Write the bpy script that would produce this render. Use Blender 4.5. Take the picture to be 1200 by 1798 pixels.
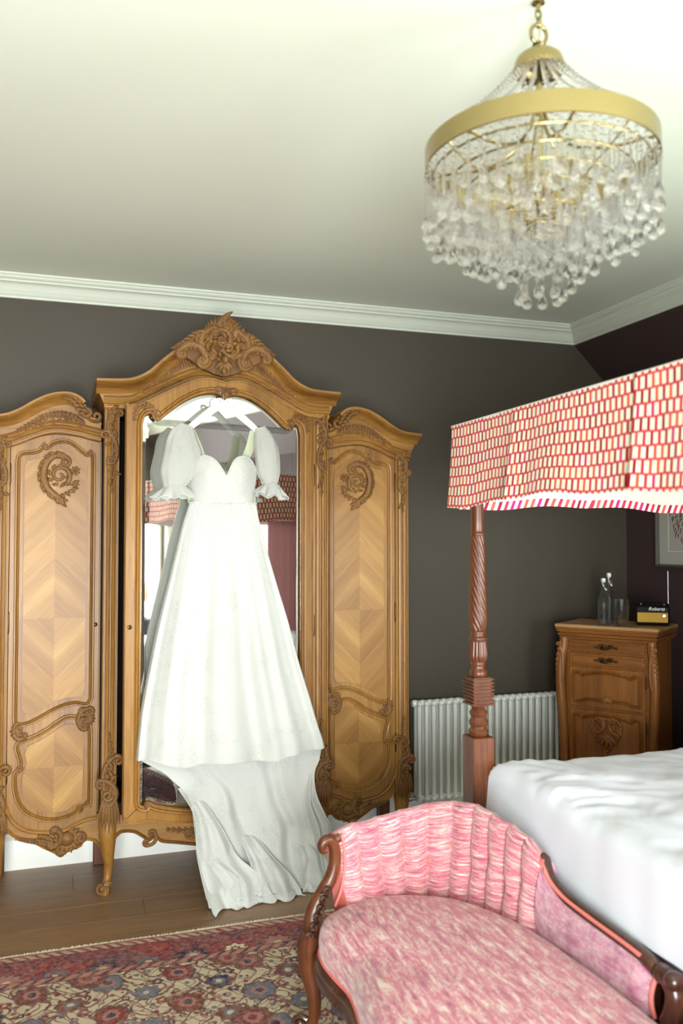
import bpy, bmesh, math, random
from mathutils import Vector, Matrix, noise as mnoise

for _o in list(bpy.data.objects):
    bpy.data.objects.remove(_o, do_unlink=True)
SC = bpy.context.scene
COL = SC.collection
PI = math.pi
R = math.radians
random.seed(7)

# ------------------------------------------------------------------ camera
CAM_H = 1.62
cam_d = bpy.data.cameras.new('camera')
cam_d.sensor_fit = 'HORIZONTAL'
cam_d.sensor_width = 24.0
cam_d.lens = 24.0 * 1503.0 / 1200.0
cam_d.clip_start = 0.05
cam_d.dof.use_dof = True
cam_d.dof.focus_distance = 4.0
cam_d.dof.aperture_fstop = 2.2
cam = bpy.data.objects.new('camera', cam_d)
COL.objects.link(cam)
cam.location = (0, 0, CAM_H)
cam.rotation_euler = (R(90 + 1.94), 0, R(-18.5))
SC.camera = cam

# ------------------------------------------------------------------ world, daylight, exposure
W = bpy.data.worlds.new('world')
SC.world = W
W.use_nodes = True
bg = W.node_tree.nodes['Background']
bg.inputs[0].default_value = (0.86, 0.95, 0.93, 1)
bg.inputs[1].default_value = 1.2
SC.view_settings.view_transform = 'Standard'
SC.view_settings.look = 'None'
SC.view_settings.exposure = 0.72
SC.view_settings.gamma = 1.0
SC.view_settings.use_curve_mapping = False

def window_light(name, loc, rot, sx, sy, power, colr):
    l = bpy.data.lights.new(name, 'AREA')
    l.shape = 'RECTANGLE'
    l.size, l.size_y = sx, sy
    l.energy = power
    l.color = colr
    o = bpy.data.objects.new(name, l)
    o.location = loc
    o.rotation_euler = rot
    COL.objects.link(o)
    return o
# daylight just outside the panes: two windows in the wall behind the camera, one in the right wall
window_light('daylight_window_1', (2.5, -2.03, 1.06), (R(90), 0, 0), 1.7, 1.88, 110, (0.95, 1.0, 0.95))
window_light('daylight_window_2', (-0.35, -2.03, 1.06), (R(90), 0, 0), 1.7, 1.88, 270, (0.95, 0.99, 1.0))
window_light('daylight_window_3', (3.78, -0.30, 1.15), (R(90), 0, R(90)), 2.3, 1.7, 190, (0.91, 0.97, 1.0))

# ------------------------------------------------------------------ helpers
def srgb(r, g, b):
    def c(v):
        v /= 255.0
        return v / 12.92 if v <= 0.04045 else ((v + 0.055) / 1.055) ** 2.4
    return (c(r), c(g), c(b), 1.0)

def V(*a):
    return Vector(a)

def cr(pts, n=6, closed=False):
    """Catmull-Rom through the points."""
    P = [Vector(p) for p in pts]
    out = []
    m = len(P)
    segs = m if closed else m - 1
    for i in range(segs):
        if closed:
            a, b, c, d = P[(i - 1) % m], P[i], P[(i + 1) % m], P[(i + 2) % m]
        else:
            b, c = P[i], P[i + 1]
            a = P[i - 1] if i > 0 else b * 2 - c
            d = P[i + 2] if i + 2 < m else c * 2 - b
        for k in range(n):
            t = k / n
            out.append(0.5 * ((2 * b) + (c - a) * t + (2 * a - 5 * b + 4 * c - d) * t * t + (3 * b - a - 3 * c + d) * t ** 3))
    if not closed:
        out.append(P[-1].copy())
    return out

def interp(tab, x):
    if x <= tab[0][0]:
        return tab[0][1]
    for (x0, y0), (x1, y1) in zip(tab, tab[1:]):
        if x <= x1:
            t = (x - x0) / (x1 - x0)
            return y0 + (y1 - y0) * t
    return tab[-1][1]

def smoothf(tab, x):
    """smooth interpolation through a table (Catmull-Rom on non-uniform x)."""
    if x <= tab[0][0]:
        return tab[0][1]
    if x >= tab[-1][0]:
        return tab[-1][1]
    for i in range(len(tab) - 1):
        x0, y0 = tab[i]
        x1, y1 = tab[i + 1]
        if x <= x1:
            m0 = ((y1 - tab[i - 1][1]) / (x1 - tab[i - 1][0])) if i > 0 else (y1 - y0) / (x1 - x0)
            m1 = ((tab[i + 2][1] - y0) / (tab[i + 2][0] - x0)) if i + 2 < len(tab) else (y1 - y0) / (x1 - x0)
            h = x1 - x0
            t = (x - x0) / h
            return (2 * t ** 3 - 3 * t ** 2 + 1) * y0 + (t ** 3 - 2 * t ** 2 + t) * h * m0 + (-2 * t ** 3 + 3 * t ** 2) * y1 + (t ** 3 - t ** 2) * h * m1

NF = Vector((0, -1, 0))      # the plane of a front: normal towards the room

class MB:
    def __init__(self):
        self.v, self.f = [], []
        self.uv = None
    def add(self, vs, fs):
        o = len(self.v)
        self.v += [tuple(p) for p in vs]
        self.f += [tuple(o + i for i in q) for q in fs]
        return self
    def box(self, x0, x1, y0, y1, z0, z1):
        vs = [(x, y, z) for x in (x0, x1) for y in (y0, y1) for z in (z0, z1)]
        return self.add(vs, [(0, 1, 3, 2), (4, 6, 7, 5), (0, 4, 5, 1), (2, 3, 7, 6), (0, 2, 6, 4), (1, 5, 7, 3)])
    def bbox(self, x0, x1, y0, y1, z0, z1, b=0.004):
        """box with chamfered edges"""
        b = min(b, (x1 - x0) * .45, (y1 - y0) * .45, (z1 - z0) * .45)
        cx, cy, cz = (x0 + x1) / 2, (y0 + y1) / 2, (z0 + z1) / 2
        hx, hy, hz = (x1 - x0) / 2, (y1 - y0) / 2, (z1 - z0) / 2
        vs, idx = [], {}
        for sx in (-1, 1):
            for sy in (-1, 1):
                for sz in (-1, 1):
                    for k in range(3):
                        d = [hx, hy, hz]
                        for a in range(3):
                            if a != k:
                                d[a] -= b
                        idx[(sx, sy, sz, k)] = len(vs)
                        vs.append((cx + sx * d[0], cy + sy * d[1], cz + sz * d[2]))
        fs = []
        for k in range(3):
            a, c = (k + 1) % 3, (k + 2) % 3
            for s in (-1, 1):
                q = []
                for (p, r) in ((-1, -1), (1, -1), (1, 1), (-1, 1)):
                    g = [0, 0, 0]; g[k] = s; g[a] = p; g[c] = r
                    q.append(idx[(g[0], g[1], g[2], k)])
                fs.append(q if s > 0 else q[::-1])
        for k in range(3):          # edges along axis k
            a, c = (k + 1) % 3, (k + 2) % 3
            for p in (-1, 1):
                for r in (-1, 1):
                    q = []
                    for s, ax in ((-1, a), (1, a), (1, c), (-1, c)):
                        g = [0, 0, 0]; g[k] = s; g[a] = p; g[c] = r
                        q.append(idx[(g[0], g[1], g[2], ax)])
                    fs.append(q)
        for sx in (-1, 1):
            for sy in (-1, 1):
                for sz in (-1, 1):
                    fs.append([idx[(sx, sy, sz, k)] for k in range(3)])
        return self.add(vs, fs)
    def tube(self, path, rad, n=8, N=None, flat=1.0, closed=False, cap=True):
        P = [Vector(p) for p in path]
        m = len(P)
        if not hasattr(rad, '__len__'):
            rad = [rad] * m
        vs = []
        prevS = None
        for i, p in enumerate(P):
            if closed:
                T = P[(i + 1) % m] - P[i - 1]
            else:
                T = P[min(i + 1, m - 1)] - P[max(i - 1, 0)]
            if T.length < 1e-9:
                T = Vector((0, 0, 1))
            T.normalize()
            if N is not None:
                S = N.cross(T)
                if S.length < 1e-6:
                    S = prevS if prevS is not None else T.orthogonal()
                S.normalize()
                B = T.cross(S) * -1 if False else N
            else:
                if prevS is None:
                    S = T.orthogonal().normalized()
                else:
                    S = prevS - T * prevS.dot(T)
                    if S.length < 1e-6:
                        S = T.orthogonal()
                    S.normalize()
                B = T.cross(S)
            prevS = S
            for k in range(n):
                a = 2 * PI * k / n
                vs.append(p + S * (rad[i] * math.cos(a)) + B * (rad[i] * flat * math.sin(a)))
        fs = []
        for i in range(m if closed else m - 1):
            j = (i + 1) % m
            for k in range(n):
                l = (k + 1) % n
                fs.append((i * n + k, i * n + l, j * n + l, j * n + k))
        if not closed and cap:
            fs.append(tuple(range(n))[::-1])
            fs.append(tuple((m - 1) * n + k for k in range(n)))
        return self.add(vs, fs)
    def sweep(self, path, prof, N=NF, closed=False, cap=True):
        """profile points (a, b): a along N x T (the in-plane side), b along N"""
        P = [Vector(p) for p in path]
        m, n = len(P), len(prof)
        vs = []
        for i, p in enumerate(P):
            t0 = (P[i] - P[i - 1]) if (i > 0 or closed) else (P[1] - P[0])
            t1 = (P[(i + 1) % m] - P[i]) if (i < m - 1 or closed) else (P[-1] - P[-2])
            t0, t1 = t0.normalized(), t1.normalized()
            s0, s1 = N.cross(t0), N.cross(t1)
            S = s0 + s1
            if S.length < 1e-6:
                S = s0.copy()
            S.normalize()
            c = max(0.35, S.dot(s0))
            S = S / c
            for a, b in prof:
                vs.append(p + S * a + N * b)
        fs = []
        for i in range(m if closed else m - 1):
            j = (i + 1) % m
            for k in range(n):
                l = (k + 1) % n
                fs.append((i * n + k, j * n + k, j * n + l, i * n + l))
        if not closed and cap:
            fs.append(tuple(range(n)))
            fs.append(tuple((m - 1) * n + k for k in range(n))[::-1])
        return self.add(vs, fs)
    def lathe(self, prof, n=20, c=(0, 0, 0), M=None, cap=True):
        vs, fs = [], []
        m = len(prof)
        for r, z in prof:
            for k in range(n):
                a = 2 * PI * k / n
                p = Vector((r * math.cos(a), r * math.sin(a), z))
                if M is not None:
                    p = M @ p
                vs.append((p.x + c[0], p.y + c[1], p.z + c[2]))
        for i in range(m - 1):
            for k in range(n):
                l = (k + 1) % n
                fs.append((i * n + k, i * n + l, (i + 1) * n + l, (i + 1) * n + k))
        if cap:
            fs.append(tuple(range(n))[::-1])
            fs.append(tuple((m - 1) * n + k for k in range(n)))
        return self.add(vs, fs)
    def plate(self, outline, y0, y1, fn=None):
        """2D outline (x, z) extruded between depths y0 (front) and y1 (back)"""
        n = len(outline)
        fn = fn or (lambda a, b, c: (a, c, b))
        vs = [fn(p[0], p[1], y0) for p in outline] + [fn(p[0], p[1], y1) for p in outline]
        fs = [tuple(range(n)), tuple(range(n, 2 * n))[::-1]]
        for i in range(n):
            j = (i + 1) % n
            fs.append((i, i + n, j + n, j))
        return self.add(vs, fs)
    def grid(self, fn, nu, nv, cu=False, uvf=None):
        vs = []
        for j in range(nv + 1):
            for i in range(nu + (0 if cu else 1)):
                vs.append(fn(i / nu, j / nv))
        w = nu if cu else nu + 1
        fs = []
        for j in range(nv):
            for i in range(nu):
                k = (i + 1) % w if cu else i + 1
                fs.append((j * w + i, j * w + k, (j + 1) * w + k, (j + 1) * w + i))
        return self.add(vs, fs)
    def flip(self):
        self.v = [(-p[0], p[1], p[2]) for p in self.v]
        return self
    def build(self, name, mat, parent=None, smooth=40, loc=None, uv=None, fixn=True):
        me = bpy.data.meshes.new(name)
        me.from_pydata(self.v, [], self.f)
        me.update()
        if fixn or any(len(f) > 4 for f in self.f):
            bm = bmesh.new()
            bm.from_mesh(me)
            if fixn:
                bmesh.ops.recalc_face_normals(bm, faces=bm.faces)
            big = [f for f in bm.faces if len(f.verts) > 4]
            if big:
                bmesh.ops.triangulate(bm, faces=big, ngon_method='EAR_CLIP')
            bm.to_mesh(me)
            bm.free()
        if uv:
            lay = me.uv_layers.new(name='UVMap')
            for l in me.loops:
                lay.data[l.index].uv = uv(me.vertices[l.vertex_index].co)
        if mat:
            me.materials.append(mat)
        if smooth:
            me.shade_smooth()
            if smooth < 180:
                me.set_sharp_from_angle(angle=R(smooth))
        o = bpy.data.objects.new(name, me)
        COL.objects.link(o)
        if parent is not None:
            o.parent = parent
        if loc is not None:
            o.location = loc
        return o

def tag(o, label=None, cat=None, group=None, kind=None):
    if label:
        o['label'] = label
    if cat:
        o['category'] = cat
    if group:
        o['group'] = group
    if kind:
        o['kind'] = kind
    return o

def empty(name, loc=(0, 0, 0), rz=0.0, label=None, cat=None, group=None):
    o = bpy.data.objects.new(name, None)
    COL.objects.link(o)
    o.location = loc
    o.rotation_euler = (0, 0, rz)
    o.empty_display_size = 0.05
    return tag(o, label, cat, group)

def dup(o, parent=None, loc=None, rot=None):
    c = o.copy()
    COL.objects.link(c)
    if parent is not None:
        c.parent = parent
    if loc is not None:
        c.location = loc
    if rot is not None:
        c.rotation_euler = rot
    return c

def clip(poly, axis, c, keep_less):
    out = []
    n = len(poly)
    for i in range(n):
        a, b = poly[i], poly[(i + 1) % n]
        ia = (a[axis] <= c) == keep_less
        ib = (b[axis] <= c) == keep_less
        if ia:
            out.append(a)
        if ia != ib:
            t = (c - a[axis]) / (b[axis] - a[axis])
            out.append((a[0] + (b[0] - a[0]) * t, a[1] + (b[1] - a[1]) * t))
    return out

def inset(poly, d):
    """move a closed 2D outline inwards by d (outline oriented either way)"""
    n = len(poly)
    area = sum(poly[i][0] * poly[(i + 1) % n][1] - poly[(i + 1) % n][0] * poly[i][1] for i in range(n))
    s = 1 if area > 0 else -1
    out = []
    for i in range(n):
        a, b, c = Vector(poly[i - 1]), Vector(poly[i]), Vector(poly[(i + 1) % n])
        t0, t1 = (b - a), (c - b)
        if t0.length < 1e-7: t0 = t1
        if t1.length < 1e-7: t1 = t0
        t0, t1 = t0.normalized(), t1.normalized()
        n0, n1 = Vector((-t0.y, t0.x)), Vector((-t1.y, t1.x))
        m = n0 + n1
        if m.length < 1e-6: m = n0
        m.normalize()
        m = m / max(.5, m.dot(n0))
        out.append((b.x + m.x * d * s, b.y + m.y * d * s))
    return out

# ------------------------------------------------------------------ carving
def P3(pts, y):
    return [Vector((p[0], y, p[1])) for p in pts]

def leaf(mb, p, ang, ln, w, y, bend=0.4, n=7, flat=.8):
    """one pointed carved leaf lying on the front plane"""
    pts, rad = [], []
    x, z, a = p[0], p[1], ang
    for i in range(n):
        t = i / (n - 1)
        pts.append((x, z))
        rad.append(max(w * (math.sin(PI * min(1, .18 + .82 * t)) ** .8) * (1 - .25 * t), w * .04))
        x += math.cos(a) * ln / (n - 1)
        z += math.sin(a) * ln / (n - 1)
        a += bend / (n - 1)
    mb.tube([Vector((q[0], y - .25 * w * math.sin(PI * i / (n - 1)), q[1])) for i, q in enumerate(pts)], rad, 6, N=NF, flat=flat)

def spiral(c, r0, a0, turns, r1=.15, n=22):
    return [(c[0] + (r0 * (1 - t) + r0 * r1 * t) * math.cos(a0 + 2 * PI * turns * t),
             c[1] + (r0 * (1 - t) + r0 * r1 * t) * math.sin(a0 + 2 * PI * turns * t)) for t in [i / (n - 1) for i in range(n)]]

def scroll(mb, pts, w0, w1, y, flat=.9, n=6):
    m = len(pts)
    mb.tube(P3(pts, y), [w0 + (w1 - w0) * i / (m - 1) for i in range(m)], n, N=NF, flat=flat)

def cscroll(mb, p0, p1, bulge, w, y, curl=.28, t0=1.1, t1=1.1):
    """a C-scroll from p0 to p1 bulging to one side with a volute at both ends"""
    a, b = Vector(p0), Vector(p1)
    d = b - a
    nrm = Vector((-d.y, d.x)).normalized()
    L = d.length
    mid = cr([a, a + d * .25 + nrm * bulge * .8, a + d * .5 + nrm * bulge, a + d * .75 + nrm * bulge * .8, b], 5)
    sg = 1 if bulge > 0 else -1
    def vol(p, dirv, sgn, tn):
        r = L * curl * .5
        ctr = p + Vector((-dirv.y, dirv.x)) * r * sgn
        a0 = math.atan2(p.y - ctr.y, p.x - ctr.x)
        return spiral(ctr, r, a0, tn * sgn, .2, 14)
    dA = (mid[0] - mid[1]).normalized()
    dB = (mid[-1] - mid[-2]).normalized()
    va = vol(a, dA, sg, t0) if t0 else []
    vb = vol(b, dB, -sg, t1) if t1 else []
    pts = [tuple(q) for q in va[::-1]] + [tuple(q) for q in mid] + [tuple(q) for q in vb]
    m = len(pts)
    scroll_w = [w * (.45 + .75 * math.sin(PI * i / (m - 1))) for i in range(m)]
    mb.tube(P3(pts, y), scroll_w, 6, N=NF, flat=.9)
    for e in (va, vb):
        if e:
            q = e[-1]
            mb.lathe([(0.001, -w * .9), (w * .7, -w * .7), (w, 0), (w * .7, w * .7), (.001, w * .9)], 8, (q[0], y, q[1]))

def acanthus(mb, pts, ln, w, y, side=1, n=8, lean=.9, bend=.6, taper=.5):
    """leaves set along a spine, all leaning towards its end"""
    P = cr(pts, 6)
    m = len(P)
    mb.tube(P3([tuple(p) for p in P], y), [w * .8 * (1 - .6 * i / (m - 1)) for i in range(m)], 6, N=NF)
    for k in range(n):
        t = (k + .3) / n * (m - 1)
        i = min(int(t), m - 2)
        p = P[i] + (P[i + 1] - P[i]) * (t - i)
        d = P[i + 1] - P[i]
        a = math.atan2(d.y, d.x)
        s = 1 - (1 - taper) * k / n
        for sd in ((1, -1) if side == 0 else (side,)):
            leaf(mb, (p.x, p.y), a + sd * lean, ln * s, w * s, y - .002, -sd * bend)

# ------------------------------------------------------------------ materials
def new_mat(name):
    m = bpy.data.materials.new(name)
    m.use_nodes = True
    nt = m.node_tree
    return m, nt, nt.nodes['Principled BSDF']

class NG:
    """tiny node builder"""
    def __init__(self, nt):
        self.nt = nt
    def n(self, t, **kw):
        nd = self.nt.nodes.new(t)
        for k, v in kw.items():
            setattr(nd, k, v)
        return nd
    def link(self, a, b):
        self.nt.links.new(a, b)
    def val(self, sock, v):
        if isinstance(v, (int, float)):
            sock.default_value = v
        elif isinstance(v, (tuple, list)):
            sock.default_value = v
        else:
            self.link(v, sock)
    def m(self, op, a, b=None, c=None, clamp=False):
        nd = self.n('ShaderNodeMath', operation=op, use_clamp=clamp)
        for i, x in enumerate((a, b, c)):
            if x is not None:
                self.val(nd.inputs[i], x)
        return nd.outputs[0]
    def mix(self, fac, a, b, mode='MIX'):
        nd = self.n('ShaderNodeMix', data_type='RGBA', blend_type=mode)
        self.val(nd.inputs[0], fac)
        self.val(nd.inputs[6], a)
        self.val(nd.inputs[7], b)
        return nd.outputs[2]
    def ramp(self, fac, stops, mode='LINEAR'):
        nd = self.n('ShaderNodeValToRGB')
        cr_ = nd.color_ramp
        cr_.interpolation = mode
        while len(cr_.elements) > len(stops):
            cr_.elements.remove(cr_.elements[-1])
        while len(cr_.elements) < len(stops):
            cr_.elements.new(0.5)
        for e, (p, c) in zip(cr_.elements, stops):
            e.position = p
            e.color = c
        self.val(nd.inputs[0], fac)
        return nd.outputs[0]
    def smooth(self, x, a, b):
        nd = self.n('ShaderNodeMapRange', interpolation_type='SMOOTHSTEP')
        self.val(nd.inputs[0], x)
        nd.inputs[1].default_value = a
        nd.inputs[2].default_value = b
        return nd.outputs[0]
    def noise(self, vec, scale, detail=3, rough=.5, dist=0.0):
        nd = self.n('ShaderNodeTexNoise')
        if vec is not None:
            self.link(vec, nd.inputs['Vector'])
        nd.inputs['Scale'].default_value = scale
        nd.inputs['Detail'].default_value = detail
        nd.inputs['Roughness'].default_value = rough
        nd.inputs['Distortion'].default_value = dist
        return nd.outputs[0]
    def mapping(self, vec, loc=(0, 0, 0), rot=(0, 0, 0), sc=(1, 1, 1)):
        nd = self.n('ShaderNodeMapping')
        self.link(vec, nd.inputs[0])
        nd.inputs[1].default_value = loc
        nd.inputs[2].default_value = rot
        nd.inputs[3].default_value = sc
        return nd.outputs[0]
    def coord(self, which='Object'):
        return self.n('ShaderNodeTexCoord').outputs[which]
    def sep(self, v):
        nd = self.n('ShaderNodeSeparateXYZ')
        self.link(v, nd.inputs[0])
        return nd.outputs[0], nd.outputs[1], nd.outputs[2]
    def comb(self, x, y, z):
        nd = self.n('ShaderNodeCombineXYZ')
        for i, q in enumerate((x, y, z)):
            self.val(nd.inputs[i], q)
        return nd.outputs[0]
    def bump(self, h, strength=.3, dist=.002):
        nd = self.n('ShaderNodeBump')
        nd.inputs['Strength'].default_value = strength
        nd.inputs['Distance'].default_value = dist
        self.link(h, nd.inputs['Height'])
        return nd.outputs[0]

def plain(name, c, rough=.5, metal=0, spec=.5, bump=0, bscale=200, coat=0, var=.0):
    m, nt, b = new_mat(name)
    g = NG(nt)
    b.inputs['Base Color'].default_value = c
    b.inputs['Roughness'].default_value = rough
    b.inputs['Metallic'].default_value = metal
    b.inputs['Specular IOR Level'].default_value = spec
    b.inputs['Coat Weight'].default_value = coat
    if bump or var:
        co = g.coord()
        nz = g.noise(co, bscale, 3)
        if bump:
            g.link(g.bump(nz, bump), b.inputs['Normal'])
        if var:
            nz2 = g.noise(co, bscale * .12, 4)
            d = tuple(max(0, x * (1 - var)) for x in c[:3]) + (1,)
            l = tuple(min(1, x * (1 + var)) for x in c[:3]) + (1,)
            g.link(g.ramp(nz2, [(.3, d), (.7, l)]), b.inputs['Base Color'])
    return m

def wood(name, dark, mid, light, rough=.42, grain='z', rot=0, mirror=False, sc=1.0, band=0.5, coat=.08, rnd=0.0, relief=0):
    """grain runs along z (or x), optionally turned about y; mirror folds it about the origin (book-matched veneer)"""
    m, nt, b = new_mat(name)
    g = NG(nt)
    co = g.coord()
    if mirror:
        x, y, z = g.sep(co)
        s = 1 if mirror > 0 else -1
        co = g.comb(g.m('ABSOLUTE', x), y, g.m('MULTIPLY', g.m('ABSOLUTE', z), s))
    if rnd:
        oi = g.n('ShaderNodeObjectInfo').outputs['Random']
        vm = g.n('ShaderNodeVectorMath', operation='ADD')
        g.link(co, vm.inputs[0])
        g.link(g.comb(g.m('MULTIPLY', oi, 37.0), g.m('MULTIPLY', oi, 11.0), 0.0), vm.inputs[1])
        co = vm.outputs[0]
    if rot:
        co = g.mapping(co, rot=(0, rot, 0))
    st = {'z': (1, 1, .07), 'x': (.07, 1, 1), 'y': (1, .07, 1)}[grain]
    fine = g.noise(g.mapping(co, sc=tuple(q * sc for q in st)), 90, 5, .6, .4)
    st2 = {'z': (1, 1, .03), 'x': (.03, 1, 1), 'y': (1, .03, 1)}[grain]
    broad = g.noise(g.mapping(co, sc=tuple(q * sc for q in st2)), 13, 2, .5, .3)
    f = g.m('ADD', g.m('MULTIPLY', fine, 1 - band), g.m('MULTIPLY', broad, band))
    colr = g.ramp(f, [(.30, dark), (.5, mid), (.70, light)])
    if rnd:
        colr = g.mix(1.0, colr, g.ramp(oi, [(0, (1 - rnd, 1 - rnd, 1 - rnd, 1)), (1, (1 + 0 * rnd, 1, 1, 1))]), 'MULTIPLY')
    g.link(colr, b.inputs['Base Color'])
    b.inputs['Roughness'].default_value = rough
    b.inputs['Coat Weight'].default_value = coat
    b.inputs['Coat Roughness'].default_value = .25
    if relief:
        rn = g.noise(co, 130, 3, .6, 1.5)
        g.link(g.bump(rn, .7, .004), b.inputs['Normal'])
        colr = g.mix(g.smooth(rn, .30, .55), g.mix(1.0, colr, (.68, .62, .56, 1), 'MULTIPLY'), colr)  # hollows of the bump painted darker, shade put into the colour
        g.link(colr, b.inputs['Base Color'])
    else:
        g.link(g.bump(fine, .12, .001), b.inputs['Normal'])
    return m

M = {}
HD, HM, HL = srgb(106, 68, 24), srgb(144, 100, 42), srgb(170, 126, 60)
M['wood'] = wood('honey_walnut', HD, HM, HL)
M['wood_x'] = wood('honey_walnut_cross', HD, HM, HL, grain='x')
M['carved'] = wood('carved_walnut', srgb(92, 58, 24), srgb(126, 86, 38), srgb(150, 108, 54), rough=.42, sc=.7, relief=1)
M['veneer_a'] = wood('veneer_sheen_light', srgb(140, 96, 38), srgb(162, 118, 54), srgb(184, 142, 76), rot=R(45), mirror=1, band=.65, rough=.45, coat=.06)  # lighter quarters: sheen of the turned grain put into the colour
M['veneer_b'] = wood('veneer_sheen_dark', srgb(124, 82, 32), srgb(148, 104, 46), srgb(170, 126, 64), rot=R(45), mirror=1, band=.65, rough=.45, coat=.06)  # same veneer, darker tone where the grain sheen turns away
M['inside'] = plain('wardrobe_inside', srgb(40, 28, 20), .8)
M['mahog'] = wood('mahogany', srgb(58, 28, 14), srgb(98, 52, 26), srgb(128, 76, 40), rough=.34, coat=.1)
M['mahog_dark'] = wood('mahogany_dark', srgb(46, 24, 17), srgb(74, 42, 30), srgb(100, 60, 44), rough=.25, coat=.4)
M['floor'] = wood('floor_oak', srgb(122, 92, 64), srgb(146, 112, 80), srgb(164, 130, 98), rough=.42, grain='x', coat=.1, rnd=.12, band=.35)
M['chestwood'] = wood('chest_walnut', srgb(104, 60, 22), srgb(140, 86, 34), srgb(164, 108, 50))
M['chestwood_x'] = wood('chest_walnut_cross', srgb(104, 60, 22), srgb(140, 86, 34), srgb(164, 108, 50), grain='x')
M['wall'] = plain('wall_paint', srgb(72, 65, 54), .62, bump=.05, bscale=300)
M['wall_r'] = plain('wall_paint_plum', srgb(64, 47, 48), .62, bump=.05, bscale=300)
M['ceil'] = plain('ceiling_paint_bounce', srgb(226, 233, 219), .8)  # green tint stands in for garden light bounced up onto the ceiling
M['plaster'] = plain('cornice_plaster', srgb(208, 215, 201), .6)
M['white'] = plain('white_gloss', srgb(236, 238, 230), .38)
M['rad'] = plain('radiator_enamel', srgb(238, 242, 236), .3, coat=.2)
M['brass'] = plain('aged_brass', srgb(166, 150, 102), .2, 1.0)
M['brass_dark'] = plain('dark_brass', srgb(92, 70, 40), .4, 1.0)
M['steel'] = plain('steel', srgb(200, 200, 200), .25, 1.0)
M['black'] = plain('black_lacquer', srgb(18, 18, 20), .6, spec=.2)
M['coral'] = plain('coral_piping', srgb(224, 124, 114), .7)
M['hanger'] = plain('white_hanger', srgb(240, 242, 234), .4)
M['gold'] = plain('gold_grille', srgb(176, 140, 48), .45, .5, bump=.5, bscale=900)
M['lampshade'] = plain('copper_shade', srgb(170, 96, 60), .5)

def mirror_mat():
    m, nt, b = new_mat('mirror_silver')
    b.inputs['Base Color'].default_value = (.86, .87, .86, 1)
    b.inputs['Metallic'].default_value = 1
    b.inputs['Roughness'].default_value = .015
    return m
M['mirror'] = mirror_mat()

def glass(name, colr=(1, 1, 1, 1), ior=1.45, rough=0.0, clear=.0):
    m = bpy.data.materials.new(name)
    m.use_nodes = True
    nt = m.node_tree
    nt.nodes.clear()
    g = NG(nt)
    out = g.n('ShaderNodeOutputMaterial')
    gl = g.n('ShaderNodeBsdfGlass')
    gl.inputs['Color'].default_value = colr
    gl.inputs['IOR'].default_value = ior
    gl.inputs['Roughness'].default_value = rough
    tr = g.n('ShaderNodeBsdfTransparent')
    tr.inputs[0].default_value = colr
    mx = g.n('ShaderNodeMixShader')
    mx.inputs[0].default_value = clear
    g.link(gl.outputs[0], mx.inputs[1])
    g.link(tr.outputs[0], mx.inputs[2])
    g.link(mx.outputs[0], out.inputs[0])
    return m
M['crystal'] = glass('crystal', (1, 1, 1, 1), 1.36, 0, .3)
M['bottle'] = glass('bottle_glass', (.99, 1, 1, 1), 1.35, .06, .6)

def pane_mat():
    m = bpy.data.materials.new('window_pane')
    m.use_nodes = True
    nt = m.node_tree
    nt.nodes.clear()
    g = NG(nt)
    out = g.n('ShaderNodeOutputMaterial')
    tr = g.n('ShaderNodeBsdfTransparent')
    gl = g.n('ShaderNodeBsdfGlossy')
    gl.inputs['Roughness'].default_value = .02
    mx = g.n('ShaderNodeMixShader')
    mx.inputs[0].default_value = .06
    g.link(tr.outputs[0], mx.inputs[1])
    g.link(gl.outputs[0], mx.inputs[2])
    g.link(mx.outputs[0], out.inputs[0])
    return m
M['pane'] = pane_mat()

def cloth(name, c, trans=.25, rough=.8, bump=.2, bscale=500, lace=0, sheer=0):
    m, nt, b = new_mat(name)
    g = NG(nt)
    out = [n for n in nt.nodes if n.type == 'OUTPUT_MATERIAL'][0]
    co = g.coord()
    b.inputs['Base Color'].default_value = c
    b.inputs['Roughness'].default_value = rough
    b.inputs['Specular IOR Level'].default_value = .2
    b.inputs['Sheen Weight'].default_value = .15
    h = g.noise(co, bscale, 2)
    if lace:
        vo = g.n('ShaderNodeTexVoronoi', feature='DISTANCE_TO_EDGE')
        g.link(co, vo.inputs['Vector'])
        vo.inputs['Scale'].default_value = 60
        pat = g.smooth(vo.outputs['Distance'], .02, .12)
        big = g.smooth(g.noise(co, 9, 2), .5, .6)
        pm = g.m('MULTIPLY', g.m('SUBTRACT', 1.0, pat), big)
        dk = tuple(x * .9 for x in c[:3]) + (1,)
        g.link(g.mix(g.m('MULTIPLY', pm, lace), c, dk), b.inputs['Base Color'])
        h = g.m('ADD', h, g.m('MULTIPLY', pm, 1.5))
    g.link(g.bump(h, bump, .001), b.inputs['Normal'])
    if trans:
        t = g.n('ShaderNodeBsdfTranslucent')
        t.inputs[0].default_value = c
        mx = g.n('ShaderNodeMixShader')
        mx.inputs[0].default_value = trans
        g.link(b.outputs[0], mx.inputs[1])
        g.link(t.outputs[0], mx.inputs[2])
        g.link(mx.outputs[0], out.inputs[0])
        if sheer:
            tp = g.n('ShaderNodeBsdfTransparent')
            m2 = g.n('ShaderNodeMixShader')
            m2.inputs[0].default_value = sheer
            g.link(mx.outputs[0], m2.inputs[1])
            g.link(tp.outputs[0], m2.inputs[2])
            g.link(m2.outputs[0], out.inputs[0])
    return m
M['dress'] = cloth('ivory_lace', srgb(210, 212, 206), .12, lace=1.0, bump=.35)
M['dress_sheer'] = cloth('ivory_sheer_lace', srgb(210, 212, 206), .3, lace=1.0, bump=.35, sheer=.16)
M['dress_in'] = cloth('ivory_lining', srgb(206, 212, 184), .15)
M['linen'] = cloth('white_linen', srgb(226, 231, 240), .0, bump=.15)
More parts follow.
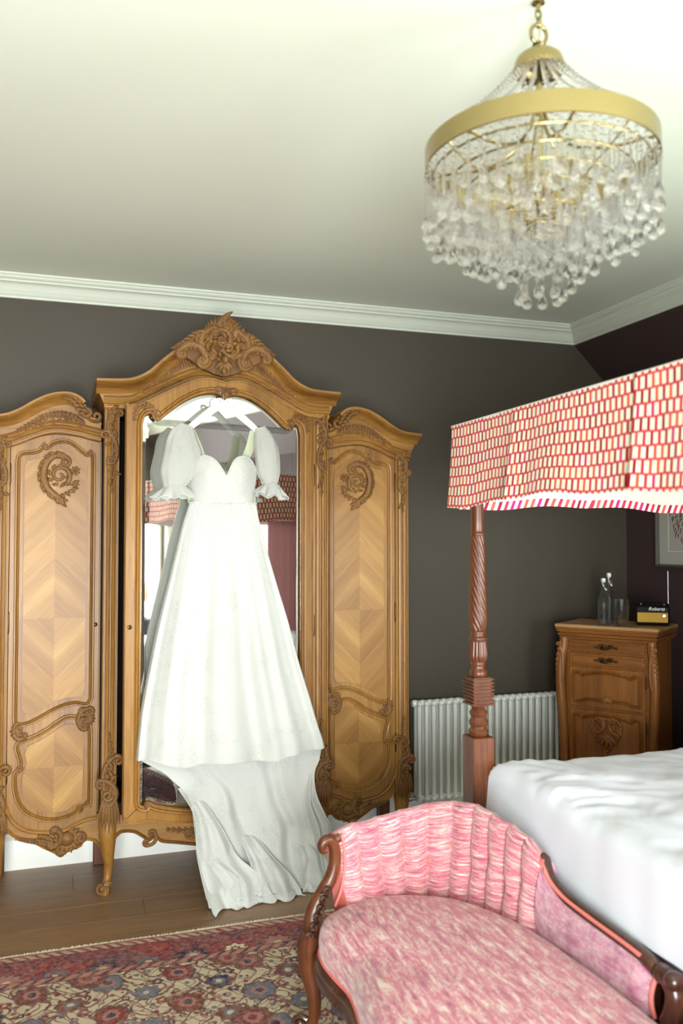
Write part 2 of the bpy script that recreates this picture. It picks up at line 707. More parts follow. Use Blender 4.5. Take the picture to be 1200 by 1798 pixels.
M['lining'] = cloth('canopy_lining', srgb(246, 244, 236), .25)
M['curtain'] = cloth('rose_curtain', srgb(140, 98, 94), .2)

def print_mat():
    """staggered cream lozenges with red, magenta and orange bars between (uv in metres)"""
    m, nt, b = new_mat('canopy_print')
    g = NG(nt)
    uv = g.n('ShaderNodeUVMap').outputs[0]
    u, v, _ = g.sep(uv)
    wob = g.m('MULTIPLY', g.m('SUBTRACT', g.noise(uv, 14, 2), .5), .010)
    v = g.m('ADD', v, wob)
    row = g.m('FLOOR', g.m('DIVIDE', v, .0352))
    fv = g.m('FRACT', g.m('DIVIDE', v, .0352))
    uu = g.m('ADD', g.m('DIVIDE', u, .0258), g.m('MULTIPLY', g.m('MODULO', g.m('ABSOLUTE', row), 2.0), .5))
    fu = g.m('FRACT', uu)
    du = g.m('ABSOLUTE', g.m('SUBTRACT', fu, .5))
    dv = g.m('ABSOLUTE', g.m('SUBTRACT', fv, .5))
    mu = g.m('SUBTRACT', 1.0, g.smooth(du, .27, .34))
    mv = g.m('SUBTRACT', 1.0, g.smooth(dv, .37, .46))
    cream = g.m('MULTIPLY', mu, mv)
    wn = g.n('ShaderNodeTexWhiteNoise', noise_dimensions='2D')
    g.link(g.comb(g.m('FLOOR', g.m('ADD', uu, .5)), row, 0.0), wn.inputs['Vector'])
    bar = g.ramp(wn.outputs['Value'], [(0, srgb(170, 8, 40)), (.3, srgb(206, 30, 60)), (.5, srgb(214, 80, 70)), (.68, srgb(224, 84, 50)), (.82, srgb(206, 20, 110)), (.93, srgb(150, 6, 30))], 'CONSTANT')
    base = g.mix(g.smooth(dv, .40, .47), bar, srgb(216, 74, 84))
    g.link(g.mix(cream, base, srgb(244, 238, 214)), b.inputs['Base Color'])
    b.inputs['Roughness'].default_value = .8
    b.inputs['Specular IOR Level'].default_value = .2
    return m
M['print'] = print_mat()

def stripe_mat():
    m, nt, b = new_mat('stripe_band')
    g = NG(nt)
    uv = g.n('ShaderNodeUVMap').outputs[0]
    u, v, _ = g.sep(uv)
    q = g.m('DIVIDE', g.m('ADD', u, g.m('MULTIPLY', v, .35)), .030)
    fu = g.m('FRACT', q)
    wn = g.n('ShaderNodeTexWhiteNoise', noise_dimensions='1D')
    g.link(g.m('FLOOR', q), wn.inputs['W'])
    bar = g.ramp(wn.outputs['Value'], [(0, srgb(206, 40, 70)), (.35, srgb(150, 6, 50)), (.6, srgb(226, 90, 70)), (.8, srgb(216, 20, 120))], 'CONSTANT')
    g.link(g.mix(g.smooth(fu, .47, .53), bar, srgb(244, 236, 220)), b.inputs['Base Color'])
    b.inputs['Roughness'].default_value = .8
    return m
M['stripe'] = stripe_mat()

def chenille(name, sx, sy, shift=0, purple=0.0):
    """variegated rose chenille, streaked along u (uv in metres)"""
    m, nt, b = new_mat(name)
    g = NG(nt)
    uv = g.n('ShaderNodeUVMap').outputs[0]
    st = g.noise(g.mapping(uv, sc=(sx, sy, 1), loc=(shift, 0, 0)), 1.0, 3, .6, .3)
    st2 = g.noise(g.mapping(uv, sc=(sx * .5, sy * .7, 1), loc=(shift + 5, 3, 0)), 1.0, 2, .5, .3)
    c1 = g.ramp(st, [(.28, srgb(120, 76, 98)), (.37, srgb(172, 74, 100)), (.43, srgb(214, 134, 148)), (.48, srgb(190, 78, 100)), (.53, srgb(230, 202, 196)), (.57, srgb(198, 100, 118)), (.62, srgb(236, 222, 210))])
    c2 = g.ramp(st2, [(.34, srgb(116, 84, 100)), (.42, srgb(172, 72, 104)), (.5, srgb(212, 148, 158)), (.57, srgb(182, 76, 94)), (.65, srgb(216, 200, 180))])
    c = g.mix(.28, c1, c2)
    if purple:
        pn = g.ramp(g.noise(uv, 16, 4, .6), [(.3, srgb(120, 70, 110)), (.45, srgb(170, 120, 150)), (.55, srgb(190, 170, 180)), (.68, srgb(190, 70, 130))])
        c = g.mix(purple, c, pn)
    g.link(c, b.inputs['Base Color'])
    b.inputs['Roughness'].default_value = .85
    b.inputs['Specular IOR Level'].default_value = .2
    b.inputs['Sheen Weight'].default_value = .4
    g.link(g.bump(g.noise(g.mapping(uv, sc=(sx * 2, sy * 2, 1)), 1.0, 3), .5, .003), b.inputs['Normal'])
    return m
M['chenille_back'] = chenille('rose_chenille_back', 12, 125)
M['chenille_seat'] = chenille('rose_chenille_seat', 13, 58, 9)
M['chenille_arm'] = chenille('rose_chenille_arm', 18, 60, 4, .55)

# ================================================================== the room
D, XR, XL, YB, ZC = 4.58, 3.44, -2.2, -1.7, 2.95
XS, ZS0, ZS1 = 3.07, 2.842, 2.472      # foot of the sloping part of the right wall

def struct(o, label):
    return tag(o, label, kind='structure')

# floor: a screed with oak boards on it
flo = MB().box(XL - .2, XR + .2, YB - .2, D + .2, -.15, -.02).build('floor', M['floor'], None, 0)
struct(flo, 'brown oak board floor running along the wardrobe wall')
bw = .185
plank_mesh = {}
row = 0
y = D
while y > YB:
    x = XL - random.uniform(0, 1.4)
    while x < XR:
        ln = random.choice((1.6, 2.0, 2.4))
        key = ln
        x1 = x + ln
        if key not in plank_mesh:
            o = MB().bbox(-ln / 2 + .0005, ln / 2 - .0005, -bw / 2 + .0005, bw / 2 - .0005, -.02, 0, .0012).build('plank', M['floor'], flo, 30)
            plank_mesh[key] = o
        else:
            o = dup(plank_mesh[key], flo)
        o.location = (x + ln / 2, y - bw / 2, 0)
        x = x1
    y -= bw
    row += 1

# wardrobe wall
wb = MB().box(XL - .2, XR + .2, D, D + .2, -.02, ZC + .2).build('wall_back', M['wall'], None, 0)
struct(wb, 'dark brown painted wall behind the wardrobe')
# left wall
wl = MB().box(XL - .2, XL, YB - .2, D + .2, -.02, ZC + .2).build('wall_left', M['wall'], None, 0)
struct(wl, 'dark brown painted wall on the left outside the view')
ce = MB().box(XL - .2, XR + .2, YB - .2, D + .2, ZC, ZC + .15).build('ceiling', M['ceil'], None, 0)
struct(ce, 'plain off white painted ceiling')

def wall_with_holes(mb, axis, c0, c1, a0, a1, z0, z1, holes):
    """axis 'x': wall in the plane x between c0 and c1 running a0..a1 in y; holes (h0, h1, zb, zt) sorted"""
    def bx(p0, p1, q0, q1):
        if p1 - p0 < 1e-4 or q1 - q0 < 1e-4:
            return
        if axis == 'x':
            mb.box(c0, c1, p0, p1, q0, q1)
        else:
            mb.box(p0, p1, c0, c1, q0, q1)
    a = a0
    for h0, h1, zb, zt in holes:
        bx(a, h0, z0, z1)
        bx(h0, h1, z0, zb)
        bx(h0, h1, zt, z1)
        a = h1
    bx(a, a1, z0, z1)

# right wall with a window beyond the bed, sloping under the roof at its top
mb = MB()
W3 = (-1.45, .85, .30, 2.00)
wall_with_holes(mb, 'x', XR, XR + .25, YB - .2, D + .2, -.02, ZC + .15, [W3])
sl = [(XS, ZS0), (XR, ZS1), (XR + .02, ZS1), (XR + .02, ZC + .1), (XS, ZC + .1)]
n = len(sl)
vs = [(p[0], YB - .05, p[1]) for p in sl] + [(p[0], D + .05, p[1]) for p in sl]
mb.add(vs, [tuple(range(n)), tuple(range(n, 2 * n))[::-1]] + [(i, (i + 1) % n, (i + 1) % n + n, i + n) for i in range(n)])
wr = mb.build('wall_right', M['wall_r'], None, 0)
struct(wr, 'dark plum wall behind the bed sloping inwards under the cornice')
# wall behind the camera with two windows
W1, W2 = (1.65, 3.35, .12, 2.00), (-1.2, .5, .12, 2.00)
mb = MB()
wall_with_holes(mb, 'y', YB - .25, YB, XL - .2, XR + .2, -.02, ZC + .15, [W2, W1])
wf = mb.build('wall_front', M['wall'], None, 0)
struct(wf, 'dark brown wall with two sash windows opposite the wardrobe')

def window(name, ctr, w, h, rz, label):
    """sash window: local x along the wall, local -y into the room"""
    e = empty(name, ctr, rz)
    struct(e, label)
    fw = .06
    f = MB()
    f.bbox(-w / 2, -w / 2 + fw, -.04, .05, -h / 2, h / 2)
    f.bbox(w / 2 - fw, w / 2, -.04, .05, -h / 2, h / 2)
    f.bbox(-w / 2, w / 2, -.04, .05, h / 2 - fw, h / 2)
    f.bbox(-w / 2, w / 2, -.04, .05, -h / 2, -h / 2 + fw)
    f.build('window_frame', M['white'], e)
    MB().bbox(-w / 2 + fw, w / 2 - fw, -.02, .03, -.025, .025).build('meeting_rail', M['white'], e)
    for s in (-1, 1):
        for k in (-1, 1):
            MB().bbox(k * w / 6 - .011, k * w / 6 + .011, -.012, .018, min(0, s * h / 2) + .03, max(0, s * h / 2) - .03).build('glazing_bar', M['white'], e)
    for s in (-1, 1):
        for k in (-1, 0, 1):
            x0, x1 = k * w / 3 - w / 6 + .012, k * w / 3 + w / 6 - .012
            MB().box(max(x0, -w / 2 + fw), min(x1, w / 2 - fw), .001, .005, min(s * .027, s * (h / 2 - fw)), max(s * .027, s * (h / 2 - fw))).build('pane', M['pane'], e, 0)
    MB().bbox(-w / 2 - .08, w / 2 + .08, -.22, -.03, -h / 2 - .03, -h / 2).build('window_sill', M['white'], e)
    a = MB()
    for s in (-1, 1):
        a.bbox(s * (w / 2 + .05) - .05, s * (w / 2 + .05) + .05, -.16, -.122, -h / 2, h / 2 + .1)
    a.bbox(-w / 2 - .1, w / 2 + .1, -.17, -.122, h / 2, h / 2 + .1)
    a.build('architrave', M['white'], e)
    return e
window('window_1', ((W1[0] + W1[1]) / 2, YB - .12, 1.06), 1.7, 1.88, PI, 'white sash window opposite the wardrobe nearest the bed')
window('window_2', ((W2[0] + W2[1]) / 2, YB - .12, 1.06), 1.7, 1.88, PI, 'white sash window opposite the wardrobe farther from the bed')
window('window_3', (XR + .12, -.30, 1.15), 2.3, 1.7, -PI / 2, 'white sash window in the plum wall beside the bed')

# moulded cornice round the room (a: towards the wall, b: up)
cp = [(0, -.108), (-.014, -.108), (-.016, -.098), (-.022, -.094), (-.026, -.084), (-.030, -.080), (-.036, -.066), (-.046, -.050),
      (-.060, -.040), (-.066, -.038), (-.068, -.030), (-.076, -.026), (-.082, -.020), (-.084, -.012), (-.090, -.010), (-.092, 0), (0, 0)]
loop = [(XL, YB, ZC), (XL, D, ZC), (XS, D, ZC), (XS, YB, ZC)]
tr = MB().sweep([Vector(p) for p in loop], cp, N=Vector((0, 0, 1)), closed=True).build('trim_1', M['plaster'], None, 35)
struct(tr, 'white moulded plaster cornice round the ceiling')

# skirting boards
sp = [(0, 0), (-.02, 0), (-.02, .14), (-.016, .15), (-.012, .158), (-.009, .175), (0, .18)]
b1 = MB().sweep([Vector((XL, D, 0)), Vector((XR, D, 0))], sp, N=Vector((0, 0, 1))).build('baseboard_back', M['white'], None, 35)
struct(b1, 'white skirting board along the wardrobe wall')
b2 = MB().sweep([Vector((XR, D - .02, 0)), Vector((XR, YB, 0))], sp, N=Vector((0, 0, 1))).build('baseboard_right', M['white'], None, 35)
struct(b2, 'white skirting board along the plum wall')
b3 = MB().sweep([Vector((XL, YB, 0)), Vector((XL, D - .02, 0))], sp, N=Vector((0, 0, 1))).build('baseboard_left', M['white'], None, 35)
struct(b3, 'white skirting board along the left wall')

# ================================================================== rug
RX0, RX1, RY0, RY1 = -1.25, 1.41, 1.0, 3.61
rcx, rcy, rhx, rhy = (RX0 + RX1) / 2, (RY0 + RY1) / 2, (RX1 - RX0) / 2, (RY1 - RY0) / 2
def rug_mat():
    m, nt, b = new_mat('persian_rug')
    g = NG(nt)
    co = g.coord()
    warp = g.n('ShaderNodeTexNoise')
    g.link(co, warp.inputs['Vector'])
    warp.inputs['Scale'].default_value = 22
    warp.inputs['Detail'].default_value = 4
    vm = g.n('ShaderNodeVectorMath', operation='MULTIPLY_ADD')
    g.link(warp.outputs['Color'], vm.inputs[0])
    vm.inputs[1].default_value = (.026, .026, 0)
    g.link(co, vm.inputs[2])
    u, v, _ = g.sep(vm.outputs[0])
    u0, v0, _ = g.sep(co)
    cream = g.ramp(g.noise(co, 14, 4), [(.3, srgb(184, 170, 142)), (.7, srgb(206, 194, 166))])
    navy, red, brick, pink, blue, brown = srgb(48, 52, 76), srgb(124, 60, 58), srgb(118, 68, 66), srgb(164, 110, 102), srgb(98, 108, 122), srgb(96, 68, 64)
    ivory = srgb(218, 204, 174)
    def rosette(base, cu, cv, ou, ov, r, pet, palette, inner, core, rough=.2):
        uu, vv = g.m('DIVIDE', g.m('ADD', u, ou), cu), g.m('DIVIDE', g.m('ADD', v, ov), cv)
        fu = g.m('MULTIPLY', g.m('SUBTRACT', g.m('FRACT', uu), .5), cu)
        fv = g.m('MULTIPLY', g.m('SUBTRACT', g.m('FRACT', vv), .5), cv)
        d = g.m('SQRT', g.m('ADD', g.m('MULTIPLY', fu, fu), g.m('MULTIPLY', fv, fv)))
        an = g.m('ARCTAN2', fv, fu)
        rad = g.m('MULTIPLY_ADD', g.m('COSINE', g.m('MULTIPLY', an, pet)), r * rough, r * (1 - rough))
        q = g.m('DIVIDE', d, rad)
        wn = g.n('ShaderNodeTexWhiteNoise', noise_dimensions='2D')
        g.link(g.comb(g.m('FLOOR', uu), g.m('FLOOR', vv), 0.0), wn.inputs['Vector'])
        pc = g.ramp(wn.outputs['Value'], [(i / len(palette), c) for i, c in enumerate(palette)], 'CONSTANT')
        out = g.mix(g.m('SUBTRACT', 1.0, g.smooth(q, .96, 1.06)), base, brown)
        out = g.mix(g.m('SUBTRACT', 1.0, g.smooth(q, .84, .92)), out, pc)
        out = g.mix(g.m('SUBTRACT', 1.0, g.smooth(q, .46, .54)), out, inner)
        out = g.mix(g.m('SUBTRACT', 1.0, g.smooth(q, .22, .3)), out, core)
        return out
    def vines(base, f1, f2, wdt, colr, amp):
        a = g.m('ABSOLUTE', g.m('SINE', g.m('ADD', g.m('MULTIPLY', u, f1), g.m('MULTIPLY', g.m('SINE', g.m('MULTIPLY', v, f2)), amp))))
        c = g.m('ABSOLUTE', g.m('SINE', g.m('ADD', g.m('MULTIPLY', v, f1), g.m('MULTIPLY', g.m('SINE', g.m('MULTIPLY', u, f2)), amp))))
        k = g.m('MINIMUM', a, c)
        return g.mix(g.m('SUBTRACT', 1.0, g.smooth(k, wdt * .6, wdt * 1.1)), base, colr)
    fld = cream
    fld = vines(vines(fld, 24, 26, .15, brown, 1.6), 41, 33, .14, brick, 2.2)
    vo = g.n('ShaderNodeTexVoronoi')
    g.link(co, vo.inputs['Vector'])
    vo.inputs['Scale'].default_value = 30
    leafc = g.ramp(g.sep(vo.outputs['Color'])[0], [(0, brick), (.35, brown), (.55, pink), (.7, srgb(94, 92, 110)), (.85, red)], 'CONSTANT')
    fld = g.mix(g.m('SUBTRACT', 1.0, g.smooth(vo.outputs['Distance'], .29, .36)), fld, leafc)
    fld = rosette(fld, .13, .13, .02, .03, .024, 5, [brick, navy, brown, red], pink, cream, .14)
    fld = rosette(fld, .087, .083, .03, .01, .015, 6, [brown, brick, blue, navy, pink], cream, brick, .12)
    fld = rosette(fld, .26, .22, .0, .0, .066, 8, [brick, red, blue], pink, navy, .07)
    fld = rosette(fld, .26, .22, .13, .11, .054, 8, [navy, blue, navy, brick], blue, cream, .09)
    fld = rosette(fld, .52, .44, .195, .055, .074, 10, [blue, brick, navy], pink, red, .07)
    bor = g.ramp(g.noise(co, 5, 2), [(.38, srgb(150, 62, 62)), (.62, srgb(118, 70, 80))])
    bor = vines(bor, 36, 30, .13, navy, 1.8)
    bor = g.mix(g.m('SUBTRACT', 1.0, g.smooth(vo.outputs['Distance'], .22, .28)), bor, leafc)
    bor = rosette(bor, .34, .34, .05, .085, .070, 10, [navy, navy, pink], pink, cream, .12)
    bor = rosette(bor, .34, .34, .22, .085, .052, 8, [pink, blue, ivory], brick, cream, .12)
    e = g.m('MINIMUM', g.m('SUBTRACT', rhx, g.m('ABSOLUTE', u0)), g.m('SUBTRACT', rhy, g.m('ABSOLUTE', v0)))
    gd = g.mix(g.smooth(g.m('ABSOLUTE', g.m('SINE', g.m('MULTIPLY', g.m('ADD', u, v), 70))), .5, .8), srgb(140, 78, 76), srgb(190, 160, 140))
    gd2 = g.mix(g.smooth(g.m('ABSOLUTE', g.m('SINE', g.m('MULTIPLY', g.m('SUBTRACT', u, v), 60))), .55, .65), srgb(92, 66, 80), srgb(180, 120, 104))
    c = fld
    def band(c, x0, colr):
        return g.mix(g.m('SUBTRACT', 1.0, g.smooth(e, x0 - .002, x0 + .002)), c, colr)
    c = band(c, .262, srgb(104, 60, 70))
    c = band(c, .255, gd2)
    c = band(c, .222, srgb(96, 60, 66))
    c = band(c, .216, bor)
    c = band(c, .058, srgb(96, 60, 66))
    c = band(c, .052, gd)
    c = band(c, .018, srgb(150, 84, 84))
    c = band(c, .008, srgb(214, 202, 176))
    wear = g.m('MULTIPLY', g.smooth(g.noise(co, 55, 4, .7), .38, .7), .42)
    c = g.mix(wear, c, srgb(184, 158, 140))
    g.link(c, b.inputs['Base Color'])
    b.inputs['Roughness'].default_value = .95
    b.inputs['Specular IOR Level'].default_value = .1
    g.link(g.bump(g.noise(co, 260, 2), .4, .002), b.inputs['Normal'])
    return m
M['rug'] = rug_mat()
rug = empty('rug', (rcx, rcy, 0), 0, 'worn red and cream floral rug on the boards in front of the wardrobe', 'rug')
mb = MB()
nx, ny = 90, 60
def rugp(i, j, z):
    x, y = -rhx + 2 * rhx * i, -rhy + 2 * rhy * j
    w = .006 * mnoise.noise(Vector((x * 5, y * 5, 1)))
    if j > .999 or j < .001:
        y += w * 1.2
    return (x + (w if i in (0, 1) else 0), y, z + .0015 * mnoise.noise(Vector((x * 3, y * 3, 5))))
mb.grid(lambda i, j: rugp(i, j, .009), nx, ny)
mb.grid(lambda i, j: rugp(i, j, .0015), nx, ny)
k = (nx + 1) * (ny + 1)
edge = [i for i in range(nx + 1)] + [(j + 1) * (nx + 1) - 1 for j in range(1, ny + 1)] + [ny * (nx + 1) + i for i in range(nx - 1, -1, -1)] + [j * (nx + 1) for j in range(ny - 1, 0, -1)]
mb.f += [(a, b_, b_ + k, a + k) for a, b_ in zip(edge, edge[1:] + edge[:1])]
mb.build('pile', M['rug'], rug, 60)
fr = MB()
random.seed(3)
x = -rhx
while x < rhx:
    thick = .3 + .7 * max(0, mnoise.noise(Vector((x * 4.0, 2, 0))) + .35)
    big = mnoise.noise(Vector((x * 2.1, 9, 0))) > .28
    ln = random.uniform(.008, .02) * (1.9 if big else .8) * thick
    y0 = rhy + .0072 * mnoise.noise(Vector((x * 5, rhy * 5, 1)))
    dx = random.uniform(-.012, .012)
    z1 = random.uniform(.002, .006 if not big else .009)
    fr.tube([(x, y0 - .006, .008), (x + dx * .5, y0 + ln * .5, .008 + z1 * .5), (x + dx, y0 + ln, z1)], [.0022, .002, .0008], 4)
    x += random.uniform(.003, .008)
fo = fr.build('fringe', plain('rug_fringe', srgb(214, 206, 184), .95), rug, 0)
fo['kind'] = 'stuff'
fo['label'] = 'short uneven cream fringe'

# ================================================================== wardrobe
WX, WY = .757, 4.12
wd = empty('wardrobe', (WX, WY, 0), 0, 'large carved honey-coloured wardrobe with a mirrored middle door and crested top', 'wardrobe')
YS = .12          # side units stand back by this much
YBK = .44         # back of the wardrobe

cen_bot_half = [(0, 2.398), (.04, 2.409), (.09, 2.412), (.14, 2.403), (.24, 2.356), (.32, 2.312), (.40, 2.270), (.46, 2.256), (.548, 2.254)]
cen_top_half = [(0, 2.552), (.12, 2.548), (.20, 2.516), (.28, 2.452), (.34, 2.396), (.40, 2.362), (.46, 2.348), (.585, 2.342)]
def both(h):
    return [(-x, z) for x, z in h[::-1] if x > 0] + [(x, z) for x, z in h]
cbot = [tuple(p) for p in cr(both(cen_bot_half), 4)]
ctop = [tuple(p) for p in cr(both(cen_top_half), 4)]

# --- carcass of the middle unit
mb = MB()
for s in (-1, 1):
    mb.box(min(s * .520, s * .546), max(s * .520, s * .546), .012, YBK, .34, 2.26)
mb.box(-.52, .52, YBK - .02, YBK, .34, 2.26)
mb.box(-.52, .52, .03, YBK - .02, .36, .40)
mb.box(-.52, .52, .03, YBK - .02, 2.24, 2.26)
mb.build('carcass', M['inside'], wd, 0)

# --- fluted posts (pilasters)
def post(x0, x1, y, z0, z1, name='pilaster', par=None):
    w = x1 - x0
    pr = [(0, 0), (0, -.016), (.06, -.022), (.12, -.022), (.15, -.014), (.20, -.014), (.24, -.024), (.36, -.028), (.44, -.024), (.48, -.014),
          (.54, -.014), (.58, -.024), (.68, -.028), (.78, -.024), (.82, -.014), (.87, -.014), (.90, -.022), (.96, -.022), (1, -.016), (1, 0), (1, .03), (0, .03)]
    n = len(pr)
    m_ = MB()
    vs = [(x0 + a * w, y + b, z0) for a, b in pr] + [(x0 + a * w, y + b, z1) for a, b in pr]
    m_.add(vs, [tuple(range(n)), tuple(range(n, 2 * n))[::-1]] + [(i, i + n, (i + 1) % n + n, (i + 1) % n) for i in range(n)])
    return m_.build(name, M['wood'], wd, 35)
post(-.546, -.476, 0, .34, 2.27)
post(.462, .546, 0, .34, 2.27)
for s in (-1, 1):
    a, b = s * .957, s * 1.033
    post(min(a, b), max(a, b), YS, .30, 2.10)

# --- middle cornice: frieze, base mouldings, cap
out = cbot + ctop[::-1]
MB().plate(out, -.022, YBK).build('frieze', M['wood_x'], wd, 30)
bead = [(-.020, -.05), (-.020, .022), (-.014, .030), (-.006, .030), (-.003, .024), (.002, .024), (.005, .034), (.014, .040), (.022, .036), (.025, .028), (.029, .028), (.036, .034), (.042, .028), (.042, -.05)]
MB().sweep(P3(cbot, 0), bead).build('frieze_moulding', M['wood_x'], wd, 35)
cap = [(-.040, -YBK), (-.040, .024), (-.034, .030), (-.022, .036), (-.012, .052), (-.004, .074), (0, .090), (.008, .098), (.018, .098), (.022, .090), (.022, -YBK)]
MB().sweep(P3(ctop, 0), cap).build('cornice_cap', M['wood_x'], wd, 35)

# --- carved strips in the frieze: slanting leaves under the cap
for s in (-1, 1):
    mb = MB()
    sp = [(s * .115, 2.49), (s * .20, 2.455), (s * .28, 2.395), (s * .35, 2.335), (s * .375, 2.312)]
    P = cr(sp, 7)
    m_ = len(P)
    for i, p in enumerate(P):
        t = i / (m_ - 1)
        leaf(mb, (p.x, p.y + .022 - .012 * t), R(-90 - s * 30), .052 - .030 * t, .0085 - .0035 * t, -.026, s * .7)
        leaf(mb, (p.x + s * .006, p.y + .03 - .014 * t), R(90 + s * 200), .026 - .012 * t, .006, -.03, -s * .6)
    scroll(mb, [(q.x, q.y + .026 - .014 * i / (m_ - 1)) for i, q in enumerate(P)], .007, .003, -.026)
    mb.build('leaf_carving', M['carved'], wd, 60)

# --- crest
mb = MB()
sil = [(-.20, 2.50), (-.19, 2.545), (-.165, 2.575), (-.15, 2.60), (-.115, 2.615), (-.09, 2.64), (-.07, 2.66), (-.05, 2.675), (-.025, 2.685),
       (-.005, 2.70), (.028, 2.722), (.036, 2.726), (.03, 2.71), (.034, 2.695), (.06, 2.675), (.085, 2.645), (.095, 2.62), (.125, 2.60), (.15, 2.575), (.185, 2.555), (.20, 2.53), (.205, 2.50),
       (.10, 2.44), (.05, 2.42), (0, 2.408), (-.05, 2.42), (-.10, 2.44)]
mb.plate([(a * .97, b) for a, b in sil], -.075, .03)
# shell of ridges fanning upwards
for i in range(15):
    a = R(28 + 124 * i / 14)
    ln = .075 + .022 * math.sin(PI * i / 14)
    leaf(mb, (-.004 + .045 * math.cos(a), 2.565 + .04 * math.sin(a)), a, ln, .0125, -.090, -.5, 8)
leaf(mb, (-.022, 2.655), R(58), .095, .016, -.088, -.5, 8)          # flame tip
leaf(mb, (-.03, 2.64), R(75), .075, .014, -.092, -.7, 8)
# ring of the cartouche
cscroll(mb, (-.062, 2.63), (-.075, 2.49), -.045, .014, -.108)
cscroll(mb, (.07, 2.62), (.06, 2.50), .05, .014, -.108)
scroll(mb, spiral((-.01, 2.575), .062, R(200), -1.25, .2, 26), .012, .006, -.112)
scroll(mb, spiral((.02, 2.535), .045, R(20), -1.2, .2, 20), .010, .005, -.118)
for k in range(9):
    leaf(mb, (-.03 + .05 * math.cos(k * .8), 2.56 + .035 * math.sin(k * .8)), k * .8 + 1.2, .045, .009, -.115, .9)
for k in range(40):
    a_ = k * 2.4
    rr = .03 + .10 * (k / 40) ** .7
    px, pz = rr * 1.1 * math.cos(a_), 2.555 + rr * .62 * math.sin(a_)
    leaf(mb, (px, pz), a_ + 1.1, .036, .009, -.092 - .012 * (k % 3), .9 * (-1) ** k)
# central pendant
for a in (-150, -125, -100, -80, -55, -30):
    leaf(mb, (.0, 2.475), R(a), .062, .011, -.105, .5 if a < -90 else -.5)
mb.lathe([(.001, -.02), (.012, -.016), (.018, 0), (.012, .016), (.001, .02)], 10, (0, -.118, 2.48))
mb.lathe([(.001, -.026), (.010, -.018), (.014, 0), (.010, .012), (.001, .016)], 10, (-.004, -.108, 2.43))
# side scrolls rolling over the cornice
for s in (-1, 1):
    cscroll(mb, (s * .215, 2.515), (s * .085, 2.485), -s * .045, .016, -.112, .34)
    scroll(mb, spiral((s * .105, 2.468), .040, R(90), s * 1.3, .2, 22), .014, .006, -.108)
    acanthus(mb, [(s * .07, 2.60), (s * .13, 2.585), (s * .19, 2.545), (s * .235, 2.515)], .052, .011, -.098, side=s, n=9, lean=.9, bend=.9, taper=.55)
    acanthus(mb, [(s * .06, 2.56), (s * .12, 2.55), (s * .19, 2.52)], .04, .010, -.105, side=-s, n=7, lean=.8, bend=.7)
    for k in range(6):
        leaf(mb, (s * (.075 + .022 * k), 2.60 - .017 * k), R(90) - s * R(8 + 14 * k), .034 - .003 * k, .010, -.09, -s * 1.4)
    for k in range(4):
        p = spiral((s * (.09 + .032 * k), 2.592 - .022 * k), .018, R(90), -s * 1.2, .2, 12)
        scroll(mb, p, .008, .004, -.108)
mb.build('crest', M['carved'], wd, 60)

# --- carved drops on the posts
def drop_carving(x, z_top, z_bot, y, s, name='post_carving'):
    mb = MB()
    h = z_top - z_bot
    cscroll(mb, (x - s * .018, z_top - .01), (x + s * .012, z_top - h * .32), s * .022, .008, y - .012, .3)
    cscroll(mb, (x + s * .020, z_top - h * .28), (x - s * .012, z_top - h * .62), -s * .022, .008, y - .012, .3)
    acanthus(mb, [(x, z_top), (x + s * .012, z_top - h * .2), (x - s * .01, z_top - h * .45), (x + s * .004, z_top - h * .7), (x, z_bot)], .034, .008, y - .010, 0, 10, .6, .6, .45)
    for k in range(5):
        leaf(mb, (x, z_top - h * .06 * k), R(90 + (k - 2) * 34), .032, .009, y - .014, .4)
    for k in range(12):
        leaf(mb, (x + .012 * math.sin(k * 2.1), z_top - h * (.05 + .07 * k)), R(-90) + s * R(60 * math.sin(k * 1.7)), .034, .009, y - .012, .7 * (-1) ** k)
    mb.build(name, M['carved'], wd, 60)
for s in (-1, 1):
    drop_carving(s * .508, 2.235, 1.84, -.022, s)
    drop_carving(s * .995, 2.085, 1.76, YS - .022, s)

def knee_carving(x, z_top, z_bot, y, s):
    mb = MB()
    h = z_top - z_bot
    acanthus(mb, [(x, z_bot + h * .35), (x + s * .014, z_bot + h * .55), (x - s * .006, z_bot + h * .8), (x + s * .002, z_top)], .036, .009, y - .012, 0, 8, .6, .7, .4)
    cscroll(mb, (x - s * .02, z_bot + h * .75), (x + s * .014, z_bot + h * .42), s * .028, .010, y - .016, .34)
    cscroll(mb, (x + s * .028, z_bot + h * .52), (x - s * .02, z_bot + h * .28), -s * .03, .011, y - .020, .4)
    scroll(mb, spiral((x + s * .006, z_bot + h * .36), .026, 0, 1.4 * s, .2, 20), .010, .005, y - .026)
    for k in range(12):
        leaf(mb, (x + .016 * math.cos(k * 1.9), z_bot + h * (.34 + .030 * k)), R(90) + s * R(50 * math.sin(k * 2.3)), .036, .010, y - .018, s * .7 * (-1) ** k)
    for k in range(7):
        leaf(mb, (x + (k - 3) * .009, z_bot + h * .32), R(-90 + (k - 3) * 4), h * (.36 - .03 * abs(k - 3)), .010, y - .020, -.12 * (k - 3) / 3)
    mb.build('knee_carving', M['carved'], wd, 60)

